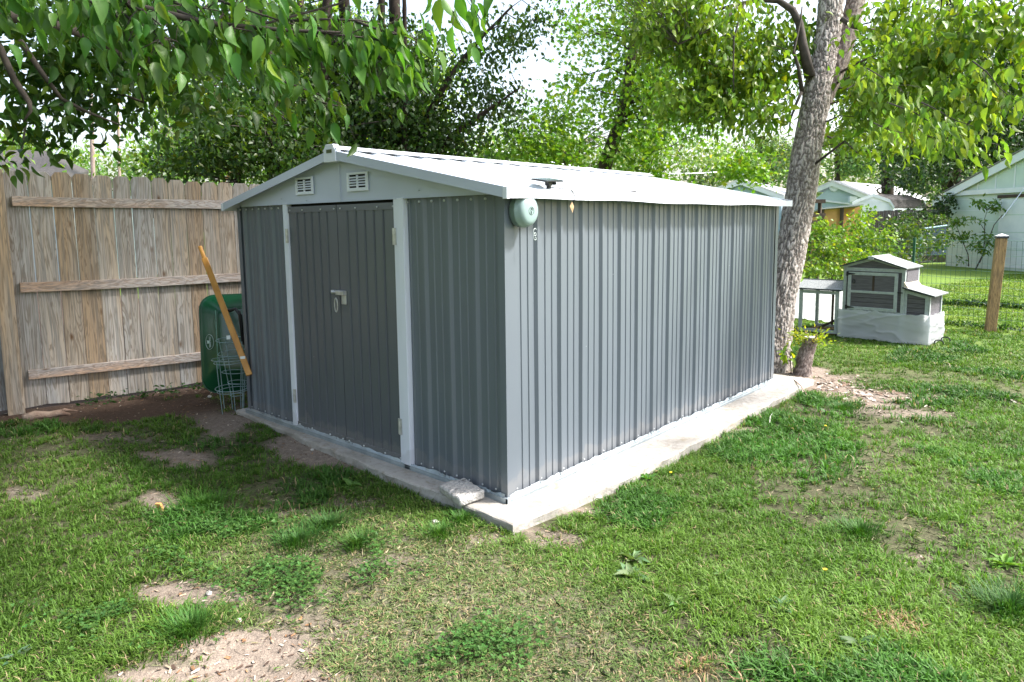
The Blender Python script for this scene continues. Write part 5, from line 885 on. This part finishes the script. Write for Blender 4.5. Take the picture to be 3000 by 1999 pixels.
# ---------------------------------------------------------------- ground cover
CAMH = np.array([CP[0], CP[1]]); FH = np.array([_f[0], _f[1]]); FH /= np.linalg.norm(FH); RH = np.array([FH[1], -FH[0]])
def inslab(x, y): return (x > -3.30) & (x < .325+0*x) & (y > -.04-.17*(x+3.3)/3.5) & (y < 4.47)
def scatter(N, r0, r1, p, ang=.95):
    u = rng.random(N); k = 2-p; r = (r0**k+u*(r1**k-r0**k))**(1/k); a = rng.uniform(-ang, ang, N)
    q = CAMH+FH*(r*np.cos(a))[:, None]+RH*(r*np.sin(a))[:, None]; return q[:, 0], q[:, 1], r
def grass():
    NT_ = 125000; x, y, r = scatter(NT_, 1.6, 34, 1.5, .85)
    b = bare(x, y); sp_ = sparse(x, y); fd = (x+4.906)*.981-(y+1.261)*.191
    keep = ~inslab(x, y) & (rng.random(NT_) > b*1.05) & (fd > .12) & (rng.random(NT_) > .33*sp_) & (rng.random(NT_) > .75*sstep(.50, .68, fbm(np.c_[x*1.5, y*1.5, x*0+9], 88, 3))*(r < 9))
    x, y, r, b, sp_ = x[keep], y[keep], r[keep], b[keep], sp_[keep]; n = len(x)
    hn = fbm(np.c_[x*1.6, y*1.6, x*0], 51, 3); h2 = fbm(np.c_[x*5, y*5, x*0], 61, 2); sc = np.maximum(1, r/5)**.75
    tall = sstep(.56, .70, hn)*(r < 12); H = (.022+.030*h2+.018*tall)*(1-.45*sp_)*(1-.3*np.clip(b, 0, 1))*np.where(r > 8, .85, 1)
    K = 13; nb = n*K; X = np.repeat(x, K); Y = np.repeat(y, K); Rr = np.repeat(sc, K); az = rng.uniform(0, 2*math.pi, nb); rad = rng.random(nb)*.034*Rr
    bx = X+np.cos(az)*rad; by = Y+np.sin(az)*rad; H = np.repeat(H, K)*rng.uniform(.5, 1.45, nb)*np.where(Rr > 1, Rr**.35, 1)
    lean = rng.uniform(.2, 1.5, nb)+.5*np.repeat(sp_, K); az2 = az+rng.normal(size=nb)*.7; dx = np.cos(az2); dy = np.sin(az2)
    wd_ = rng.uniform(.0017, .0034, nb)*Rr*(1+.5*np.repeat(tall, K)); sx_ = -dy; sy_ = dx; z0 = gz(bx, by)-.004
    o1 = lean*H*.35; o2 = lean*H*1.0; z1 = H*(.68-.12*np.minimum(lean, 1.8)); z2 = H*(1.05-.38*np.minimum(lean, 1.8))
    V = np.empty((nb, 5, 3), np.float32)
    for i, (s, w, o, z) in enumerate(((-1, 1, 0, 0), (1, 1, 0, 0), (-1, .85, 1, 1), (1, .85, 1, 1), (0, 0, 2, 2))):
        off = (0, o1, o2)[o]; zz = (0, z1, z2)[z]; V[:, i, 0] = bx+dx*off+sx_*wd_*w*s; V[:, i, 1] = by+dy*off+sy_*wd_*w*s; V[:, i, 2] = z0+zz
    F3 = np.array([(0, 1, 3), (0, 3, 2), (2, 3, 4)]); Fc = (np.arange(nb)[:, None, None]*5+F3[None]).reshape(-1, 3)
    cn = fbm(np.c_[x*.9, y*.9, x*0], 71, 2); hue = fbm(np.c_[x*2.7, y*2.7, x*0+4], 72, 2)
    g1 = np.array([.044, .120, .012]); g2 = np.array([.125, .215, .034]); g3 = np.array([.13, .165, .075]); base = g1*(1-cn[:, None])+g2*cn[:, None]; base = base*(1-.6*sp_[:, None])+g3*.6*sp_[:, None]
    base = np.where((tall > .5)[:, None], np.array([.05, .13, .02]), base); base *= (.75+.5*hue)[:, None]
    lat = (x-CP[0])*RH[0]+(y-CP[1])*RH[1]; base *= (1+.30*sstep(.5, 3, lat)*sstep(9, 5, r))[:, None]; base = np.where((r > 12.5)[:, None], base*np.array([1.7, 1.35, 1.1]), base); C = np.repeat(base, K, 0)*rng.uniform(.7, 1.35, nb)[:, None]  # right foreground and far blades coloured brighter to look sunlit
    dry = rng.random(nb) < (.04+.20*np.repeat(sp_+.8*np.clip(b, 0, 1), K)); C[dry] = np.array([.34, .27, .15])*rng.uniform(.6, 1.1, dry.sum())[:, None]
    # orange dead patches
    for cx_, cy_, rr in ((2620, 1830, .12), (2060, 1985, .15)):
        c = gnd(cx_, cy_); m = (np.hypot(bx-c[0], by-c[1]) < rr*rng.uniform(.5, 1.2, nb)) & (rng.random(nb) < .55); C[m] = np.array([.42, .28, .16])*rng.uniform(.6, 1.1, m.sum())[:, None]
    Cv = np.repeat(C, 5, 0).reshape(nb, 5, 3); Cv[:, :2] *= np.array([.9, .85, .9]); Cv[:, 4] *= 1.1
    o = npmesh('grass', V.reshape(-1, 3), Fc, MT['grass'], None, (0, 0, 0), Cv.reshape(-1, 3), True); tag(o, 'patchy green lawn grass with darker tufts and thin spots', 'grass', kind='stuff')
grass()
def tuft(label, x, y, r, h, n, base, dens=1):
    c = gnd(x, y); nb = n; a = rng.uniform(0, 6.283, nb); rd = np.abs(rng.normal(size=nb))*r*.42; bx = c[0]+np.cos(a)*rd; by = c[1]+np.sin(a)*rd; a2 = a+rng.normal(size=nb)*.5; H = h*.75*rng.uniform(.4, 1.3, nb); ln = rng.uniform(.3, 1.3, nb)*(.4+rd/r)
    dx, dy = np.cos(a2), np.sin(a2); w = rng.uniform(.0016, .0028, nb); z0 = gz(bx, by)-.004; base = tuple(.5*np.array(base)+.5*np.array([.06, .15, .02])); V = np.empty((nb, 7, 3)); pr = ((-1, 1, 0, 0), (1, 1, 0, 0), (-1, .9, .3, .5), (1, .9, .3, .5), (-1, .6, .75, .82), (1, .6, .75, .82), (0, 0, 1.25, .9))
    for i, (s, ww, o_, z) in enumerate(pr): V[:, i, 0] = bx+dx*ln*H*o_-dy*w*ww*s; V[:, i, 1] = by+dy*ln*H*o_+dx*w*ww*s; V[:, i, 2] = z0+H*z
    Fc = (np.arange(nb)[:, None, None]*7+np.array([(0, 1, 3), (0, 3, 2), (2, 3, 5), (2, 5, 4), (4, 5, 6)])[None]).reshape(-1, 3)
    o = npmesh('grass_tuft', V.reshape(-1, 3), Fc, MT['grass'], None, (c[0], c[1], c[2]), np.repeat(cols(nb, base, .35), 7, 0), True); return tag(o, label, 'grass tuft', 'taller grass tufts in the lawn')
B1 = (.03, .095, .025)
tuft('dark round grass tuft in the left lawn below the door threshold', 870, 1590, .20, .075, 900, B1); tuft('dark grass tuft touching the one behind it, left of the slab corner', 960, 1540, .24, .07, 1000, (.04, .10, .035)); tuft('lighter upright grass tuft beside the two dark tufts', 1050, 1600, .13, .085, 500, (.07, .14, .04))
tuft('spiky dark tuft against the slab below the stone block', 1355, 1530, .13, .07, 450, (.04, .12, .02)); tuft('bright grass tuft below the slab corner on the left', 1290, 1570, .17, .065, 600, (.07, .16, .03)); tuft('yellow-green grass tuft right of the left dirt patch', 600, 1480, .24, .085, 1100, (.05, .15, .015)); tuft('long bent tuft beside the bare patch at bottom left', 560, 1850, .16, .10, 700, (.06, .15, .03)); tuft('dark spreading tuft at the right side of the lawn', 2470, 1200, .22, .07, 800, (.03, .11, .02)); tuft('tuft of long dark blades at the right edge of the lawn', 2960, 1790, .20, .10, 800, (.035, .10, .03)); tuft('broad tuft beside the worn spot at the right', 2520, 1560, .18, .07, 800, (.04, .12, .02))
tuft('short leafy tuft at the slab edge under the door', 950, 1395, .2, .05, 700, (.05, .14, .02)); tuft('tuft by the slab edge on the right side of the shed', 2280, 1230, .2, .06, 700, (.05, .14, .02))
def clover(label, spots, n):
    P = []; 
    for x, y, rx, ry in spots:
        c = gnd(x, y); e1 = gnd(x+rx, y)-c; e2 = gnd(x, y+ry)-c; q = rng.normal(size=(n, 2))*.5; w_ = c+q[:, :1]*e1*1.5+q[:, 1:]*e2*1.5; w_ = w_[fbm(w_*np.array([5, 5, 0]), 33, 2) > .50]; P.append(w_)
    P = np.concatenate(P); P[:, 2] = gz(P[:, 0], P[:, 1])+rng.uniform(.02, .055, len(P)); m = len(P); V = []; a0 = rng.uniform(0, 6.28, m); tl = rng.normal(size=(m, 2))*.25; hx = [(0, 0), (.35, .45), (1.0, .55), (1.15, 0), (1.0, -.55), (.35, -.45)]; sz = rng.uniform(.005, .0105, m); Vs = np.empty((m, 3, 6, 3))
    for l in range(3):
        ca, sa = np.cos(a0+l*2.094), np.sin(a0+l*2.094)
        for i, (u, v) in enumerate(hx): dx = (u*ca-v*sa)*sz; dy = (u*sa+v*ca)*sz; Vs[:, l, i, 0] = P[:, 0]+dx; Vs[:, l, i, 1] = P[:, 1]+dy; Vs[:, l, i, 2] = P[:, 2]+dx*tl[:, 0]+dy*tl[:, 1]+.15*u*sz
    Fc = (np.arange(m*3)[:, None, None]*6+np.array([(0, 1, 2), (0, 2, 3), (0, 3, 4), (0, 4, 5)])[None]).reshape(-1, 3)
    o = npmesh('clover', Vs.reshape(-1, 3), Fc, MT['grass'], None, (0, 0, 0), np.repeat(cols(m, (.06, .14, .03), .4), 18, 0)); tag(o, label, 'clover', kind='stuff')
clover('low clover patches spreading through the left lawn', [(690, 1560, 150, 60), (620, 1620, 150, 60), (900, 1720, 150, 55), (760, 1640, 140, 50), (380, 1830, 170, 45), (1400, 1900, 160, 60), (1050, 1640, 140, 50)], 1000)
def rosette(label, x, y, r, nl_, base):
    c = gnd(x, y); c[2] = gz(c[0], c[1]); a = np.arange(nl_)*2.4+rng.uniform(0, 6); el = rng.uniform(.15, .8, nl_); D = np.c_[np.cos(a)*np.cos(el), np.sin(a)*np.cos(el), np.sin(el)]; P = np.repeat(c[None], nl_, 0)+D*.008
    o = leafmesh('broadleaf_weed', P, D, r*.62*rng.uniform(.6, 1.15, nl_), cols(nl_, base, .2), 'near', MT['grass'], None, c, 1.0, N=np.repeat(UZ[None], nl_, 0)+rng.normal(size=(nl_, 3))*.2); tag(o, label, 'weed', 'broad-leaved weeds in the lawn')
for a in (('broad-leaved weed by the slab edge left of the stone block', 1030, 1425, .12, 14, (.08, .19, .04)), ('flat weed clump on the bare soil by the slab corner right', 1855, 1640, .12, 12, (.13, .21, .09)), ('pale broad weed just below the upper one in mid lawn', 1850, 1690, .13, 12, (.12, .2, .09)), ('yellow-green weed rosette at the right lawn edge', 2945, 1650, .13, 12, (.11, .24, .03)), ('dark broad weed in the lower right lawn', 2290, 1785, .12, 10, (.07, .16, .06)), ('pointed weed leaves at the slab right of the corner', 1900, 1405, .13, 9, (.09, .2, .04)), ('large pale weed leaves in the lower middle lawn', 1985, 1775, .11, 9, (.11, .2, .06)), ('blue-green leaf clump at the bottom left corner', 50, 1930, .11, 8, (.07, .13, .07)), ('weed with wide leaves near the bottom middle', 2120, 1690, .09, 8, (.1, .2, .05)), ('weed clump near the bottom right', 2520, 1900, .11, 9, (.08, .16, .06)), ('small weed beside the coop lawn shadow', 2420, 1215, .1, 8, (.08, .18, .05)), ('upright weed in the left lawn by the dirt spot', 490, 1390, .08, 6, (.12, .26, .02))): rosette(*a)
# ivy along the fence foot
P = FA+FD*rng.uniform(.4, 3.2, 420)[:, None]+FN*rng.uniform(.02, .22, 420)[:, None]; P[:, 2] = -.06+rng.random(420)**2*.10; o = leafmesh('ivy', P, np.c_[rng.normal(size=(420, 2)), rng.uniform(-.2, .6, 420)], rng.uniform(.025, .055, 420), cols(420, (.03, .085, .02), .35), 'near', MT['leaf'], None, (FA[0], FA[1], -.08)); tag(o, 'low ivy trailing along the foot of the wooden fence', 'ivy', kind='stuff')
P = gnd(2850, 902, -.1)+(gnd(3000, 912, -.1)-gnd(2700, 895, -.1))*rng.uniform(-.7, .8, 900)[:, None]+rng.normal(size=(900, 3))*.06; P[:, 2] = -.09+rng.random(900)*.10; o = leafmesh('weed_line', P, rng.normal(size=(900, 3))+UZ*.8, rng.uniform(.04, .09, 900), cols(900, (.025, .06, .015), .3), 'far', MT['leaf'], None, (0, 0, 0)); tag(o, 'dark strip of weeds crossing the lawn behind the timber post', 'weeds', kind='stuff')
P = wa+wd*rng.uniform(2.6, 4.6, 500)[:, None]+rng.normal(size=(500, 3))*.04; P[:, 2] = -.09+rng.random(500)*.07; o = leafmesh('fence_foot_weeds', P, rng.normal(size=(500, 3))+UZ*.8, rng.uniform(.03, .06, 500), cols(500, (.025, .07, .012), .3), 'far', MT['leaf'], None, (0, 0, 0)); tag(o, 'dark weeds at the foot of the wire fence left of the timber post', 'weeds', kind='stuff')
# litter: chips, dead leaves, pebbles
def litter(name, label, N, fn, size, pal, thin=1):
    x, y = fn(N); n = len(x); z = gz(x, y)+.004; T = np.array([(-.5, -.2, 0), (.5, -.25, .05), (.6, .2, .08), (-.4, .3, .02)]); a = rng.uniform(0, 6.28, n); s = size*rng.uniform(.3, 1.6, n)**1.4; el = rng.uniform(.25, 1, n)*thin; V = np.empty((n, 4, 3))
    for i, (u, v, w) in enumerate(T): V[:, i, 0] = x+s*(u*np.cos(a)-v*el*np.sin(a)); V[:, i, 1] = y+s*(u*np.sin(a)+v*el*np.cos(a)); V[:, i, 2] = z+s*w*rng.uniform(-1, 4, n)
    pal = np.array(pal); C = pal[rng.integers(0, len(pal), n)]*rng.uniform(.6, 1.2, n)[:, None]; o = npmesh(name, V.reshape(-1, 3), np.arange(n*4).reshape(n, 4), MT['litter'], None, (0, 0, 0), np.repeat(C, 4, 0)); tag(o, label, 'litter', kind='stuff')
def on_bare(N):
    x, y, r = scatter(N*4, 1.6, 10, 1.3); k = (bare(x, y)+.15*sparse(x, y) > .35+.5*rng.random(len(x))) & ~inslab(x, y); return x[k][:N], y[k][:N]
litter('leaf_litter', 'small chips and dead leaves on the bare soil', 9000, on_bare, .016, [(.42, .32, .22), (.18, .12, .08), (.55, .47, .38), (.30, .17, .09), (.12, .08, .06)])
def by_stump(N): c = gnd(2480, 1140); q = rng.normal(size=(N, 2))*np.array([.55, .28]); x, y = c[0]+q[:, 0], c[1]+q[:, 1]; k = ~inslab(x, y); return x[k], y[k]
litter('wood_chips', 'pale wood chips scattered on the ground beyond the stump', 800, by_stump, .04, [(.48, .40, .33), (.36, .27, .21), (.58, .52, .46), (.22, .15, .11)])
def dryst(N): x, y, r = scatter(N*5, 1.6, 6, 1.2); k = (sparse(x, y) > .3*rng.random(len(x))) & ~inslab(x, y) & (sparse(x, y) > .05); return x[k][:N], y[k][:N]
def straw(N): x, y, r = scatter(N, 1.6, 11, 1.5); k = ~inslab(x, y) & (rng.random(N) < .35+.65*np.clip(sparse(x, y)+sstep(.45, .62, fbm(np.c_[x*1.5, y*1.5, x*0+9], 88, 3)), 0, 1)) & (bare(x, y) < .9); return x[k], y[k]
litter('thatch', 'dry straw and dead blades lying under the grass', 120000, straw, .030, [(.26, .22, .14), (.17, .18, .09), (.30, .27, .18), (.11, .14, .05), (.09, .15, .04), (.08, .13, .03)], .12)
# bits in the lawn
def rock(label, x, y, s, m='stone', cat='stone', name='stone', flat=.5, zz=0):
    c = gnd(x, y); bm = bmesh.new(); bmesh.ops.create_icosphere(bm, subdivisions=3, radius=1); P = np.array([v.co for v in bm.verts]); d = 1+.5*(fbm(P*1.6+x, 9)-.5)
    for v, k in zip(bm.verts, d): v.co = Vector((v.co.x*s[0]*k, v.co.y*s[1]*k, v.co.z*s[2]*k))
    me = bpy.data.meshes.new(name); bm.to_mesh(me); bm.free(); o = link(name, me, MT[m], None, (c[0], c[1], gz(c[0], c[1])+s[2]*.5+zz)); o.rotation_euler = (0, 0, random.random()*3); tag(o, label, cat)
rock('flat white stone in the grass left of the slab corner', 1277, 1535, (.035, .022, .014)); rock('pale broken stone at the slab edge right of the near corner', 1750, 1460, (.03, .03, .016)); rock('pinkish white pebble on the thin grass at lower left', 612, 1738, (.017, .014, .011)); rock('small round pebble above the bare patch at bottom left', 700, 1817, (.014, .013, .011)); rock('tiny pale pebble beside the door slab edge', 915, 1325, (.014, .012, .009)); rock('white scrap on the mulch by the tomato cages', 615, 1172, (.04, .02, .012))
mb = MB(); c = gnd(470, 1500); c[2] = gz(c[0], c[1]); a_ = np.array([.93, .25, .0]); mb.box(c+UZ*.02, (.035, .02, .075), (np.array([.8, .6, 0]), np.array([-.6, .8, .1]), np.array([.1, -.3, .95]))); tag(mb.build('wood_chunk', MT['ply'], bevel=.003), 'small orange-brown wood chunk standing in the left dirt spot', 'wood')
c = gnd(70, 1232, -.06); e = gnd(205, 1215, -.06); mb = MB(); mb.tube([c+UZ*.01, c+(e-c)*.25+UZ*.035, c+(e-c)*.55+UZ*.02, c+(e-c)*.8+UZ*.03, e+UZ*.0], [.045, .04, .032, .028, .012], 10); mb.tube([c+(e-c)*.6+UZ*.02, c+(e-c)*.8+UZ*.05+FD*.03, e+FD*.06+UZ*.02], [.02, .015, .006], 7); tag(mb.build('dead_root', MT['stick'], smooth=True), 'pale gnarled dead root lying in front of the fence post', 'root')
for x, y, lab in ((2418, 1268, 'yellow dandelion near the slab at the right side'), (2416, 1692, 'yellow dandelion in the middle of the right lawn'), (1965, 1405, 'yellow dandelion close to the slab edge')):
    c = gnd(x, y); c[2] = gz(c[0], c[1]); d = thing('dandelion', c, lab, 'flower', 'dandelions in the lawn'); MB().tube([c, c+UZ*.05], .0015, 4).build('stalk', MT['gpost'], d); MB().cyl(c+UZ*.05, c+UZ*.057, .006, 12, .010).build('bloom', mk('dandelion_yellow', (.8, .55, .02), None, .7), d)
mb = MB(); mb.tube([gnd(2325, 1112, -.03), gnd(2345, 1135, -.03)+UZ*.02, gnd(2370, 1170, -.07)+UZ*.01, gnd(2380, 1178, -.09)], [.004, .006, .005, .003], 6); tag(mb.build('stick', MT['stick']), 'thin dry stick lying across the far slab corner', 'stick')
mb = MB(); mb.tube([gnd(2252, 1262), gnd(2256, 1235)+UZ*.04, gnd(2262, 1228)+UZ*.05], [.004, .004, .002], 6); tag(mb.build('stick', MT['stone']), 'short curved pale stick standing in the grass right of the slab', 'stick')
